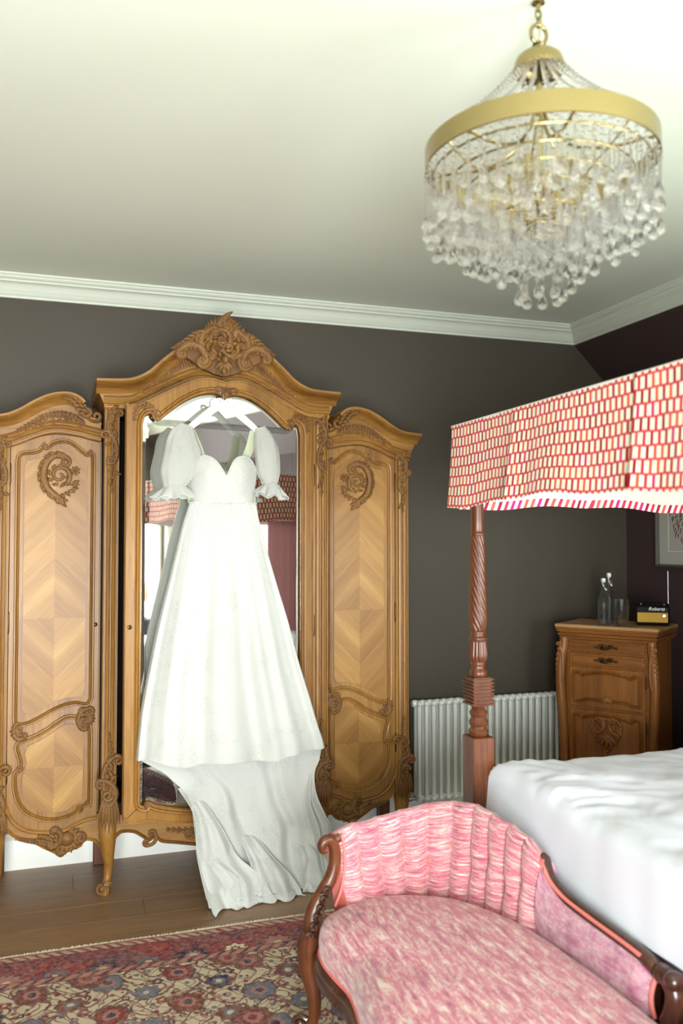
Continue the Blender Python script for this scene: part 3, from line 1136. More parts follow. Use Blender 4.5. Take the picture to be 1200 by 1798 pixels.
# --- legs
def cabriole(x, y, s, ztop=.36, w=.040, mat='wood'):
    """knee forward, ankle in, scroll foot turned out; s = outward side"""
    zz = [(ztop, 0, -.000, w), (ztop * .88, .002, -.010, w * 1.06), (ztop * .72, .003, -.014, w * 1.0), (ztop * .52, .0, -.006, w * .74), (ztop * .34, -.003, .006, w * .54),
          (ztop * .2, .0, .004, w * .46), (ztop * .1, .008, -.010, w * .50), (.016, .014, -.020, w * .55), (.0, .014, -.020, w * .5)]
    pts = cr([(x + s * a, y + b, z) for z, a, b, r in zz], 4)
    rr = []
    for i in range(len(pts)):
        t = i / (len(pts) - 1) * (len(zz) - 1)
        k = min(int(t), len(zz) - 2)
        rr.append(zz[k][3] + (zz[k + 1][3] - zz[k][3]) * (t - k))
    mb = MB()
    mb.tube(pts, rr, 12)
    leg = mb.build('leg', M[mat], wd, 60)
    f = MB()
    c = (x + s * .026, y - .030, .030)
    f.tube(P3(spiral((c[0], c[2]), .026, R(90), -s * 1.5, .15, 24), c[1]), [.011 - .006 * i / 23 for i in range(24)], 6, N=NF, flat=1.6)
    f.lathe([(.001, -.016), (.012, -.012), (.016, 0), (.012, .012), (.001, .016)], 10, c)
    for k in range(5):
        leaf(f, (x + s * .012, .055), R(-90) + s * R(20 - 26 * k), .036, .008, y - .030, 0)
    f.build('scroll_foot', M['carved'], leg, 60)
for s in (-1, 1):
    cabriole(s * .510, .022, s)
    cabriole(s * .998, YS + .022, s, .33)
    knee_carving(s * .510, .74, .30, -.018, s)
    knee_carving(s * .998, .70, .26, YS - .018, s)
    for xx in (s * .53, s * 1.005):
        MB().bbox(xx - .03, xx + .03, YBK - .06, YBK, 0, .36).build('back_leg', M['mahog'], wd)

# --- middle apron
mb = MB()
ab = [(-.476, .255), (-.45, .275), (-.40, .270), (-.36, .245), (-.33, .222), (-.30, .235), (-.27, .212), (-.20, .198), (-.10, .178), (0, .165)]
ab = ab + [(-x, z) for x, z in ab[::-1][1:]]
at = [(-.476, .36), (-.40, .35), (-.30, .335), (-.15, .315), (0, .305), (.15, .315), (.30, .335), (.40, .35), (.476, .36)]
out = [tuple(p) for p in cr(ab, 3)] + [tuple(p) for p in cr(at, 3)][::-1]
mb.plate(out, -.008, .03)
mb.build('apron', M['wood_x'], wd, 30)
mb = MB()
mb.sweep(P3([tuple(p) for p in cr(ab, 4)], -.008), [(.0, -.01), (.0, .008), (.006, .011), (.011, .006), (.014, 0), (.014, -.01)])
for s in (-1, 1):
    cscroll(mb, (s * .30, .262), (s * .335, .205), -s * .02, .008, -.016, .5)
    acanthus(mb, [(s * .06, .235), (s * .12, .25), (s * .19, .262), (s * .25, .27)], .034, .008, -.014, 0, 7, .8, .7)
    scroll(mb, spiral((s * .14, .242), .026, 0, s * 1.3, .2, 18), .008, .004, -.018)
for k in range(7):
    leaf(mb, (0, .215), R(30 + 20 * k), .06, .010, -.016, 0)
mb.build('apron_carving', M['carved'], wd, 60)

# --- side units
bot_s = [(.552, 2.110), (.60, 2.120), (.66, 2.134), (.74, 2.143), (.80, 2.136), (.86, 2.116), (.92, 2.088), (.98, 2.068), (1.036, 2.060)]
top_s = [(.556, 2.196), (.585, 2.190), (.612, 2.205), (.640, 2.262), (.680, 2.292), (.73, 2.297), (.79, 2.283), (.85, 2.252), (.91, 2.213), (.97, 2.186), (1.03, 2.176), (1.085, 2.172)]
door_bot = [(.955, .44), (.94, .385), (.912, .335), (.865, .302), (.81, .288), (.76, .282), (.71, .285), (.675, .298), (.645, .312), (.60, .326), (.558, .330)]
up_top = [(.588, 2.000), (.590, 2.030), (.602, 2.040), (.617, 2.030), (.640, 2.046), (.690, 2.084), (.735, 2.090), (.775, 2.076), (.797, 2.056), (.815, 2.058), (.835, 2.040), (.870, 2.032), (.902, 2.028), (.920, 2.012), (.924, 1.985)]
up_bot = [(.924, .800), (.918, .780), (.895, .776), (.860, .782), (.82, .800), (.78, .822), (.74, .842), (.70, .855), (.655, .860), (.620, .852), (.600, .856), (.588, .880)]
lo_out = [(.590, .690), (.592, .740), (.605, .775), (.640, .792), (.69, .800), (.73, .783), (.775, .752), (.82, .727), (.87, .708), (.905, .694), (.916, .672), (.905, .635), (.898, .600), (.905, .566), (.918, .560),
          (.922, .530), (.920, .480), (.905, .425), (.872, .378), (.830, .350), (.78, .334), (.73, .330), (.68, .340), (.648, .356), (.640, .376), (.618, .380), (.600, .394), (.590, .415)]
VZ = 1.26
up_in = [(.616, 1.93), (.622, 1.985), (.655, 2.005), (.70, 2.045), (.735, 2.056), (.77, 2.045), (.80, 2.015), (.85, 2.002), (.885, 1.99), (.895, 1.95), (.895, .86), (.885, .83), (.85, .82), (.80, .845), (.75, .872), (.70, .886), (.65, .888), (.625, .895), (.616, .93)]
lo_in = [(.620, .70), (.632, .74), (.66, .757), (.69, .766), (.725, .752), (.77, .722), (.82, .695), (.865, .675), (.878, .64), (.870, .60), (.880, .565), (.890, .52), (.886, .47), (.868, .425), (.835, .388), (.79, .366), (.735, .360), (.69, .368), (.66, .39), (.635, .405), (.622, .43)]
def carve(s, parent, fn, name):
    """carvings are designed for the right-hand unit and mirrored for the left"""
    m_ = MB()
    fn(m_)
    if s < 0:
        m_.flip()
    return m_.build(name, M['carved'], parent, 60)
def cv_frieze(mb):
    for k in range(7):
        leaf(mb, (.622 + .013 * k, 2.225 + .060 * math.sin(min(1, k / 5) * PI / 2)), R(40 + 8 * k), .040, .010, YS - .070 + .004 * (k % 2), -1.3)
        leaf(mb, (.632 + .013 * k, 2.215 + .058 * math.sin(min(1, k / 5) * PI / 2)), R(10 + 8 * k), .034, .009, YS - .082, -1.0)
    scroll(mb, spiral((.622, 2.228), .026, R(0), -1.2, .2, 18), .012, .006, YS - .060)
    scroll(mb, spiral((.578, 2.210), .022, R(-90), -.9, .3, 16), .010, .006, YS - .048)
    acanthus(mb, [(.63, 2.165), (.69, 2.205), (.75, 2.214), (.81, 2.200), (.87, 2.166), (.93, 2.128)], .034, .0085, YS - .024, 0, 18, .9, .8, .45)
    for k in range(9):
        scroll(mb, spiral((.655 + .029 * k, 2.186 + .02 * math.sin(k / 8 * PI) - .006 * k), .011, k, 1.2, .2, 10), .0055, .003, YS - .030)
def cv_cartouche(mb):
    cx, cz = .735, 1.915
    y = YS - .018
    # big C of leaves open towards the middle of the wardrobe
    spine = [(cx - .020, cz + .100), (cx + .030, cz + .104), (cx + .068, cz + .066), (cx + .078, cz + .008), (cx + .060, cz - .048), (cx + .020, cz - .085), (cx - .015, cz - .108)]
    P = cr(spine, 6)
    m_ = len(P)
    mb.tube(P3([tuple(p) for p in P], y - .004), [.011 + .008 * math.sin(PI * i / (m_ - 1)) for i in range(m_)], 8, N=NF, flat=.8)
    for k in range(15):
        t = k / 14 * (m_ - 2)
        i = int(t)
        d = P[i + 1] - P[i]
        an = math.atan2(d.y, d.x)
        leaf(mb, (P[i].x, P[i].y), an + .85, .036 + .010 * math.sin(PI * k / 14), .0095, y - .006, -.9)
        if k % 2 == 0:
            leaf(mb, (P[i].x, P[i].y), an - .75, .028, .008, y - .008, .9)
    scroll(mb, spiral((cx - .020, cz + .076), .024, R(90), 1.3, .2, 20), .010, .005, y - .006)
    # inner volute with its own leaves
    scroll(mb, spiral((cx + .004, cz + .012), .050, R(-120), -1.4, .12, 32), .011, .005, y - .008)
    for k in range(9):
        a_ = R(40 * k)
        leaf(mb, (cx + .004 + .040 * math.cos(a_), cz + .012 + .040 * math.sin(a_)), a_ + 1.0, .030, .009, y - .006, .8)
    # sprigs and flower on the open side
    for k in range(7):
        a_ = 2 * PI * k / 7
        leaf(mb, (cx - .066 + .004 * math.cos(a_), cz + .036 + .004 * math.sin(a_)), a_, .020, .0075, y - .006, .3)
    scroll(mb, [tuple(p) for p in cr([(cx - .02, cz + .0), (cx - .045, cz + .02), (cx - .066, cz + .036)], 5)], .007, .005, y)
    scroll(mb, [tuple(p) for p in cr([(cx - .02, cz - .02), (cx - .05, cz - .03), (cx - .068, cz - .02)], 5)], .007, .004, y)
    for an, ln in ((150, .034), (185, .032), (215, .030), (240, .030)):
        leaf(mb, (cx - .055, cz - .022), R(an), ln, .008, y - .004, .5)
    for k in range(5):
        leaf(mb, (cx - .05 + .016 * k, cz - .055 - .006 * k), R(150 + 25 * k), .034, .009, y - .004, .7)
    leaf(mb, (cx - .004, cz - .095), R(-100), .050, .012, y - .004, -.9)
    leaf(mb, (cx + .012, cz - .088), R(-70), .040, .010, y - .006, -1.2)
def cv_inner(mb):
    y = YS - .018
    cscroll(mb, (.602, .835), (.634, .745), .026, .010, y - .004, .4)
    scroll(mb, spiral((.624, .822), .022, R(180), 1.3, .2, 18), .010, .004, y - .006)
    scroll(mb, spiral((.618, .770), .020, R(90), -1.3, .2, 18), .009, .004, y - .008)
    for k in range(9):
        leaf(mb, (.606, .786), R(100 + 24 * k), .040, .010, y - .004, .5)
    for k in range(4):
        leaf(mb, (.600, .80 - .014 * k), R(20 - 18 * k), .036, .009, y - .008, .6)
def cv_outer(mb):
    y = YS - .018
    scroll(mb, spiral((.908, .760), .024, R(90), -1.3, .2, 18), .010, .004, y - .004)
    cscroll(mb, (.928, .742), (.880, .716), .016, .009, y - .004, .4)
    for k in range(7):
        leaf(mb, (.916, .746), R(100 - 42 * k), .032, .009, y, -.5)
def cv_apron(mb):
    y = YS - .012
    cx, cz = .690, .236
    # boss with a frame of scrolls and leaves
    mb.lathe([(.001, -.020), (.018, -.015), (.030, -.006), (.034, .004), (.030, .010), (.001, .012)], 18, (cx, y - .006, cz), Matrix.Rotation(R(-90), 3, 'X'))
    scroll(mb, [(cx + .040 * math.cos(a_), cz + .038 * math.sin(a_)) for a_ in [R(100 + 12 * k) for k in range(24)]], .010, .006, y - .006)
    for k in range(13):
        a_ = R(105 + 22 * k)
        leaf(mb, (cx + .040 * math.cos(a_), cz + .038 * math.sin(a_)), a_ + .9, .036, .010, y - .002, -.8)
    scroll(mb, spiral((.628, .232), .026, R(0), 1.3, .2, 20), .012, .006, y - .006)
    cscroll(mb, (.735, .285), (.752, .205), -.026, .013, y - .008, .35)
    for k in range(5):
        leaf(mb, (cx + .026, cz - .052), R(-90) + R(-50 + 25 * k), .030, .010, y - .004, 0)
    acanthus(mb, [(.748, .212), (.80, .232), (.86, .246), (.915, .262)], .030, .010, y - .002, 0, 12, .8, .9, .4)
    for k in range(6):
        leaf(mb, (.755 + .012 * k, .225 + .006 * k), R(80 + 12 * k), .038 - .003 * k, .010, y - .006, -.9)
def side_unit(s):
    def mx(pts):
        return [(s * x, z) for x, z in pts]
    sm = lambda pts, n=4: [tuple(p) for p in cr(pts, n)]
    # carcass
    mb = MB()
    a, b = s * 1.010, s * 1.033
    mb.box(min(a, b), max(a, b), YS + .012, YBK, .30, 2.12)
    a, b = s * .548, s * 1.01
    mb.box(min(a, b), max(a, b), YS + .03, YBK, .33, 2.10)
    mb.build('carcass', M['wood'], wd, 0)
    # frieze + mouldings + cap
    tb, tt = sm(bot_s), sm(top_s)
    MB().plate(mx(tb + tt[::-1]), YS - .018, YBK).build('frieze', M['wood_x'], wd, 30)
    path = mx(tb) if s > 0 else mx(tb)[::-1]
    MB().sweep(P3(path, YS), bead).build('frieze_moulding', M['wood_x'], wd, 35)
    i0 = [i for i, p in enumerate(tt) if p[0] > .634][0]
    path = mx(tt[i0:]) if s > 0 else mx(tt[i0:])[::-1]
    cap_s = [(a * .9, b * .85 if b > 0 else -(YBK - YS)) for a, b in cap]
    MB().sweep(P3(path, YS), cap_s).build('cornice_cap', M['wood_x'], wd, 35)
    path = mx(tt[:i0 + 1]) if s > 0 else mx(tt[:i0 + 1])[::-1]
    MB().sweep(P3(path, YS), [(a * .6, b * .55 if b > 0 else b) for a, b in cap_s]).build('cornice_end', M['wood_x'], wd, 35)
    carve(s, wd, cv_frieze, 'frieze_carving')
    # ---- door
    td = [(x, z - .022) for x, z in tb if .556 <= x <= .955]
    do = [(.556, td[0][1])] + td + [(.955, td[-1][1])] + sm(door_bot, 3)
    door = MB().plate(mx(do), YS - .012, YS + .012).build('door', M['wood'], wd, 30)
    up = sm(up_top) + sm(up_bot)
    lo = sm(lo_out + [lo_out[0]], 3)[:-1]
    for nm, ol in (('upper', up), ('lower', lo)):
        pth = mx(ol)
        pr = [(-.011, -.004), (-.011, .004), (-.008, .010), (-.003, .010), (0, .005), (.003, .011), (.008, .013), (.011, .006), (.011, -.004)]
        MB().sweep(P3(pth, YS - .012), pr, closed=True).build('panel_moulding', M['wood'], door, 35)
        ii = up_in if nm == 'upper' else lo_in
        fi = []
        for q0, q1 in zip(ii, ii[1:] + ii[:1]):
            fi.append(q0)
        fi = [tuple(p) for p in cr(fi, 3, closed=True)] if nm == 'lower' else [tuple(p) for p in cr(ii[:10], 3)] + [tuple(p) for p in cr(ii[10:], 3)]
        MB().sweep(P3(mx(fi), YS - .012), [(-.003, -.002), (-.002, .003), (.002, .003), (.003, -.002)], closed=True).build('panel_bead', M['wood'], door, 35)
        cx = sum(p[0] for p in fi) / len(fi)
        cx = .757 if nm == 'upper' else .752
        cz = VZ if nm == 'upper' else .572
        fi2 = fi
        for i in range(2):
            for j in range(2):
                q = clip(clip(fi2, 0, cx, i == 0), 1, cz, j == 0)
                if len(q) < 3:
                    continue
                o = MB().plate([(s * (x - cx), z - cz) for x, z in q], 0, .004).build('veneer_panel', M['veneer_a' if (i + j) % 2 == 0 else 'veneer_b'], door, 0)
                o.location = (s * cx, YS - .0145, cz)
    carve(s, door, cv_cartouche, 'cartouche_carving')
    carve(s, door, cv_inner, 'leaf_scroll')
    carve(s, door, cv_outer, 'leaf_scroll')
    for c_, r_, a_, t_ in (((.898, .574), .014, 0, 1.2), ((.634, .366), .014, 90, 1.2), ((.607, 2.034), .016, 90, 1.2), ((.805, 2.062), .014, 90, -1.2)):
        carve(s, door, lambda mb: scroll(mb, spiral(c_, r_, R(a_), t_, .2, 12), .006, .003, YS - .022), 'corner_scroll')
    # lock and hinges
    lk = MB()
    lk.lathe([(.001, 0), (.009, .001), (.010, .004), (.006, .006), (.001, .006)], 10, (s * .572, YS - .012, 1.225), Matrix.Rotation(R(90), 3, 'X'))
    lk.bbox(s * .572 - .002, s * .572 + .002, YS - .026, YS - .016, 1.218, 1.232, .001)
    lk.build('lock', M['brass_dark'], door, 50)
    for z in (1.245, .56, 1.93):
        MB().lathe([(.001, -.052), (.003, -.048), (.0048, -.04), (.0048, .04), (.003, .048), (.001, .052)], 8, (s * .957, YS - .018, z)).build('hinge', M['brass_dark'], door, 50)
    # ---- apron
    ap = [(.955, .30), (.945, .285), (.92, .262), (.88, .244), (.84, .232), (.80, .205), (.76, .182), (.735, .166), (.716, .152), (.700, .166), (.66, .180), (.625, .192), (.612, .215), (.585, .214), (.560, .200), (.540, .178)]
    a2 = sm(ap, 3)
    MB().plate(mx(a2 + [(.546, .34)] + sm(door_bot, 3)[::-1] + [(.957, .46)]), YS - .004, YS + .028).build('apron', M['wood_x'], wd, 30)
    mb = MB()
    pth = mx(a2)
    if s > 0:
        pth = pth[::-1]
    mb.sweep(P3(pth, YS - .004), [(.0, -.01), (.0, .008), (.006, .011), (.011, .006), (.014, 0), (.014, -.01)])
    db = mx(sm(door_bot, 3))
    if s > 0:
        db = db[::-1]
    mb.sweep(P3(db, YS - .006), [(-.020, -.004), (-.020, .006), (-.014, .012), (-.008, .008), (-.004, .010), (0, .012), (.0, -.004)])
    mb.build('apron_moulding', M['wood_x'], wd, 40)
    carve(s, wd, cv_apron, 'apron_carving')
for s in (-1, 1):
    side_unit(s)

# --- mirrored middle door, standing ajar on its right-hand hinges
PHI = R(10)
DW = .940
hinge_x = .462
dr = empty('mirror_door', (hinge_x, -.002, 0), 0)
dr.parent = wd
dr.rotation_euler = (0, 0, PHI)
# in the door's own frame x runs from -DW (lock side) to 0 (hinge side); c = centre
c0 = -DW / 2
def dx(pts):
    return [(c0 + x, z) for x, z in pts]
dtop_half = [(0, 2.376), (.05, 2.386), (.09, 2.388), (.14, 2.379), (.24, 2.332), (.32, 2.288), (.40, 2.246), (.44, 2.236), (.470, 2.234)]
dbot_half = [(.470, .46), (.468, .40), (.450, .372), (.42, .362), (.38, .368), (.34, .362), (.28, .346), (.18, .328), (.08, .318), (0, .314)]
mtop_half = [(0, 2.296), (.018, 2.312), (.040, 2.322), (.08, 2.322), (.14, 2.306), (.21, 2.268), (.265, 2.226), (.300, 2.196), (.325, 2.176), (.340, 2.196), (.358, 2.204), (.380, 2.198), (.396, 2.180), (.404, 2.14)]
mbot_half = [(.404, .50), (.403, .46), (.396, .440), (.375, .432), (.355, .444), (.335, .434), (.30, .420), (.22, .398), (.12, .380), (0, .374)]
def full(top, bot, n=4):
    h = [tuple(p) for p in cr(top, n)] + [tuple(p) for p in cr(bot, n)]
    return [(x, z) for x, z in h] + [(-x, z) for x, z in h[::-1] if x > 1e-5]
d_out, m_out = full(dtop_half, dbot_half), full(mtop_half, mbot_half)
# frame = outline with a hole: built as a ring between the two outlines, resampled by angle round the middle
def ring(outer, inner, y0, y1):
    """solid ring between two outlines that share point order"""
    n = len(outer)
    vs = [(p[0], y0, p[1]) for p in outer] + [(p[0], y0, p[1]) for p in inner] + [(p[0], y1, p[1]) for p in outer] + [(p[0], y1, p[1]) for p in inner]
    fs = []
    for i in range(n):
        j = (i + 1) % n
        fs += [(i, j, j + n, i + n), (i + 2 * n, i + 3 * n, j + 3 * n, j + 2 * n), (i, i + 2 * n, j + 2 * n, j), (i + n, j + n, j + 3 * n, i + 3 * n)]
    return MB().add(vs, fs)
def split(o, n):
    """resample an outline: same number of points on the top curve, right side, bottom, left"""
    tot = [0]
    m_ = len(o)
    for i in range(m_):
        tot.append(tot[-1] + math.dist(o[i], o[(i + 1) % m_]))
    out = []
    for k in range(n):
        d = tot[-1] * k / n
        i = max(j for j in range(m_) if tot[j] <= d)
        t = (d - tot[i]) / max(1e-9, tot[i + 1] - tot[i])
        a, b = o[i], o[(i + 1) % m_]
        out.append((a[0] + (b[0] - a[0]) * t, a[1] + (b[1] - a[1]) * t))
    return out
def radial(outer, inner):
    """for each inner point take the matching outer point: by x on top and bottom, by z on the sides"""
    res = []
    ot = [p for p in outer]
    for (x, z) in inner:
        if z > 2.13:
            f = min(1, abs(x) / .404)
            xx = math.copysign(f * .470, x) if x else 0
            zz = smoothf(dtop_half, abs(xx))
            if f > .97:
                xx = math.copysign(.470, x)
                zz = 2.234 - (2.18 - z) * 1.3 if z < 2.18 else 2.234
            res.append((xx, zz))
        elif z < .505:
            f = min(1, abs(x) / .404)
            bt = sorted([(a, b) for a, b in dbot_half])
            xx = math.copysign(f * .470, x) if x else 0
            zz = interp(bt, abs(xx)) if f < .985 else .372 + (z - .44) * 1.4
            res.append((xx, zz))
        else:
            res.append((math.copysign(.470, x), z))
    return res
d_match = radial(d_out, m_out)
ring(dx(d_match), dx(m_out), -.024, 0.0).build('door_frame', M['wood'], dr, 30)
pr = [(-.013, -.002), (-.013, .006), (-.009, .013), (-.003, .013), (0, .007), (.004, .014), (.010, .016), (.014, .008), (.014, -.002)]
MB().sweep(P3(dx(inset(m_out, -.006)), -.024), pr, closed=True).build('mirror_moulding', M['wood'], dr, 35)
MB().plate(dx(inset(d_match, .02)), -.002, .004).build('door_back', M['inside'], dr, 0)
MB().sweep(P3(dx(inset(d_match, .004)), -.022), [(-.006, -.002), (-.004, .006), (.002, .006), (.004, -.002)], closed=True).build('door_bead', M['wood'], dr, 35)
# looking glass with a ground bevel
m_in = inset(inset(m_out, .012), .014)
n = len(m_out)
mb = MB()
mo = dx(inset(m_out, -.002))
mi = dx(m_in)
mb.plate(mi, -.0135, -.004)
mir = mb.build('mirror_glass', M['mirror'], dr, 0)
mb = MB()
mb.add([(p[0], -.010, p[1]) for p in mo] + [(p[0], -.0135, p[1]) for p in mi] + [(p[0], -.004, p[1]) for p in mo],
       [(i, (i + 1) % n, (i + 1) % n + n, i + n) for i in range(n)] + [(i, i + 2 * n, (i + 1) % n + 2 * n, (i + 1) % n) for i in range(n)])
mb.build('mirror_bevel', M['mirror'], mir, 30)
# carvings on the door
for s in (-1, 1):
    q = lambda x, z: (c0 + s * x, z)
    mb = MB()
    scroll(mb, [q(*p) for p in spiral((.333, 2.196), .022, R(-90), 1.2, .2, 18)], .009, .004, -.036)
    acanthus(mb, [q(.345, 2.215), q(.385, 2.232), q(.425, 2.215), q(.435, 2.16)], .034, .008, -.030, 0, 7, .8, .8)
    mb.build('corner_carving', M['carved'], dr, 60)
    mb = MB()
    scroll(mb, [q(*p) for p in spiral((.360, .436), .018, R(90), -1.2, .2, 16)], .007, .003, -.034)
    mb.build('corner_scroll', M['carved'], dr, 60)
mb = MB()
for s in (-1, 1):
    cscroll(mb, (c0 + s * .012, 2.318), (c0 + s * .050, 2.340), s * .012, .006, -.036, .5)
for k in range(5):
    leaf(mb, (c0, 2.315), R(30 + 30 * k), .04, .008, -.034, 0)
mb.build('centre_carving', M['carved'], dr, 60)
lk = MB()
lk.lathe([(.001, 0), (.009, .001), (.010, .004), (.006, .006), (.001, .006)], 10, (-DW + .022, -.024, 1.235), Matrix.Rotation(R(90), 3, 'X'))
lk.bbox(-DW + .0205, -DW + .0235, -.040, -.030, 1.226, 1.246, .001)
lk.build('lock', M['brass_dark'], dr, 50)
for z in (1.20, .62, 1.95):
    MB().lathe([(.001, -.056), (.003, -.05), (.005, -.04), (.005, .04), (.003, .05), (.001, .056)], 8, (.002, -.024, z)).build('hinge', M['brass_dark'], dr, 50)

# ================================================================== hanger and dress
HX, HY = .735, 3.925
hg = empty('clothes_hanger', (HX, HY, 2.25), 0, 'white wooden hanger with a ribbon bow hooked on the wardrobe cornice', 'hanger')
mb = MB()
for s in (-1, 1):
    arm = cr([(0, 0, .0), (s * .035, 0, -.012), (s * .09, -.004, -.055), (s * .135, -.008, -.093), (s * .165, -.012, -.120)], 5)
    mb.tube(arm, [.021 - .008 * (i / (len(arm) - 1)) for i in range(len(arm))], 10, N=NF, flat=.42)
mb.build('shoulders', M['hanger'], hg, 60)
hook = [(0, 0, 0), (0, 0, .03), (.0, 0, .048), (.012, .012, .062), (.014, .03, .078), (.004, .046, .082), (-.004, .056, .072), (-.004, .056, .06)]
MB().tube(cr(hook, 5), .0022, 8).build('hook', M['steel'], hg, 60)
mb = MB()
for s in (-1, 1):
    lp = cr([(0, -.016, .012), (s * .018, -.022, .024), (s * .036, -.020, .020), (s * .034, -.018, .006), (s * .014, -.018, .006), (0, -.016, .012)], 5)
    mb.tube(lp, .0055, 6, N=NF, flat=.35)
    tl = cr([(0, -.018, .01), (s * .018, -.022, -.004), (s * .030, -.022, -.024)], 5)
    mb.tube(tl, .005, 6, N=NF, flat=.3)
mb.lathe([(.001, -.008), (.008, -.005), (.009, 0), (.008, .005), (.001, .008)], 10, (0, -.02, .012))
mb.build('ribbon_bow', M['hanger'], hg, 60)

DR = empty('wedding_dress', (.74, 3.90, 0), 0, 'white lace wedding dress with puff sleeves and long train hanging before the mirror', 'dress')
def L(x, y, z):
    if z > .30:
        y = min(y, 4.118 - (1.219 - x) * math.tan(R(10)) - .046)      # the cloth lies against the ajar door
    return (x - .74, y - 3.90, z)
# bodice: front shell with a sweetheart neckline
neck = [(.570, 1.930), (.580, 1.975), (.605, 2.000), (.632, 2.008), (.662, 1.998), (.690, 1.974), (.712, 1.940), (.728, 1.918), (.742, 1.944), (.760, 1.982), (.785, 2.003), (.815, 2.008), (.845, 1.998), (.872, 1.965), (.886, 1.925)]
def bodice(u, v):
    xb = .577 + (.890 - .577) * u
    zt = smoothf(neck, .570 + .316 * u)
    z = 1.795 + (zt - 1.795) * v
    sp = math.sin(PI * min(max(u, 0), 1))
    y = 3.925 - .075 * sp ** .6
    for cx in (.640, .815):
        dxx, dz = (xb - cx) / .075, (z - 1.925) / .075
        y -= .042 * math.exp(-(dxx * dxx + dz * dz))
    y += .0025 * math.sin(26 * (xb - .73) * (1 if xb > .73 else -1) + z * 42) * (1 - v)
    xw = xb + (.012 * (1 - v) * (1 if u < .5 else -1) * abs(u - .5) * 2 if v < 1 else 0)
    if v > .92:
        y += .004 * (v - .92) / .08
    return L(xw, y, z)
mb = MB()
mb.grid(bodice, 60, 22)
mb.build('bodice', M['dress'], DR, 180)
mb = MB()
def backb(u, v):
    xb = .574 + .316 * u
    z = 1.795 + (1.945 + .03 * (2 * u - 1) ** 2 - 1.795) * v
    return L(xb, 3.935 + .022 * math.sin(PI * u) ** .7, z)
mb.grid(backb, 30, 8)
mb.build('bodice_back', M['dress_in'], DR, 180)
# neckline binding
MB().tube([bodice(i / 60, 1.0) for i in range(61)], .0028, 6).build('neckline_binding', M['dress'], DR, 60)
# straps of the back seen through the neckline
for a, b, c in (((.585, 2.125), (.625, 2.04), (.655, 1.965)), ((.882, 2.135), (.862, 2.05), (.828, 1.965))):
    P = cr([L(a[0], 3.93, a[1]), L(b[0], 3.945, b[1]), L(c[0], 3.952, c[1])], 6)
    MB().tube(P, .020, 8, N=NF, flat=.15).build('back_strap', M['dress_in'], DR, 60)
# puff sleeves
def sleeve(rows, seed):
    """rows: (cx, cz, half width, half depth, tilt)"""
    def f(u, v):
        t = v * (len(rows) - 1)
        cx = smoothf([(i, r[0]) for i, r in enumerate(rows)], t)
        cz = smoothf([(i, r[1]) for i, r in enumerate(rows)], t)
        hw = max(.004, smoothf([(i, r[2]) for i, r in enumerate(rows)], t))
        hd = max(.004, smoothf([(i, r[3]) for i, r in enumerate(rows)], t))
        ti = interp([(i, r[4]) for i, r in enumerate(rows)], t)
        a = 2 * PI * u
        w = 1 + (.05 * math.sin(11 * a + seed) + .03 * math.sin(17 * a + 2 * seed)) * (.35 + 1.3 * abs(v - .5)) + .02 * math.sin(9 * a + seed) * (1 - math.sin(PI * min(1, v)) * .5) + .13 * mnoise.noise(Vector((math.cos(a) * 2 + seed, math.sin(a) * 2, v * 4)))
        ex, ed = hw * w * math.cos(a), hd * .72 * w * math.sin(a)
        return L(cx + ex * math.cos(ti), 3.905 - .012 + ed, cz + ex * math.sin(ti))
    m_ = MB()
    m_.grid(f, 48, 26, cu=True)
    return m_.build('sleeve', M['dress_sheer'], DR, 180)
sleeve([(.557, 2.148, .028, .012, -.25), (.548, 2.095, .062, .034, -.25), (.543, 2.020, .086, .055, -.12), (.532, 1.935, .084, .058, -.05), (.518, 1.880, .062, .045, .12), (.512, 1.862, .050, .038, .15)], 1)
sleeve([(.902, 2.150, .022, .012, .3), (.918, 2.100, .045, .034, .4), (.935, 2.030, .056, .052, .2), (.942, 1.950, .054, .054, .05), (.945, 1.900, .042, .044, -.1), (.946, 1.882, .036, .038, -.1)], 5)
def ruffle(cx, cz, r0, r1, hz, tilt, seed):
    def f(u, v):
        a = 2 * PI * u
        r = r0 + (r1 - r0) * v
        fl = 1 + (.16 * math.sin(8 * a + seed) + .08 * math.sin(13 * a + 2 * seed)) * v
        x = r * fl * math.cos(a)
        d = (.036 + .022 * v) * fl * math.sin(a)
        z = -hz * v + .010 * v * math.sin(7 * a + seed * 3)
        return L(cx + x * math.cos(tilt) - z * math.sin(tilt) * .4, 3.893 + d, cz + z + x * math.sin(tilt))
    m_ = MB()
    m_.grid(f, 72, 8, cu=True)
    m_.build('sleeve_ruffle', M['dress_sheer'], DR, 180)
    MB().tube([f(i / 72, 1.0) for i in range(72)], .0022, 5, closed=True).build('ruffle_hem', M['dress'], DR, 60)
ruffle(.507, 1.866, .050, .094, .048, .10, 1.3)
ruffle(.957, 1.886, .036, .078, .056, -.12, 4.1)
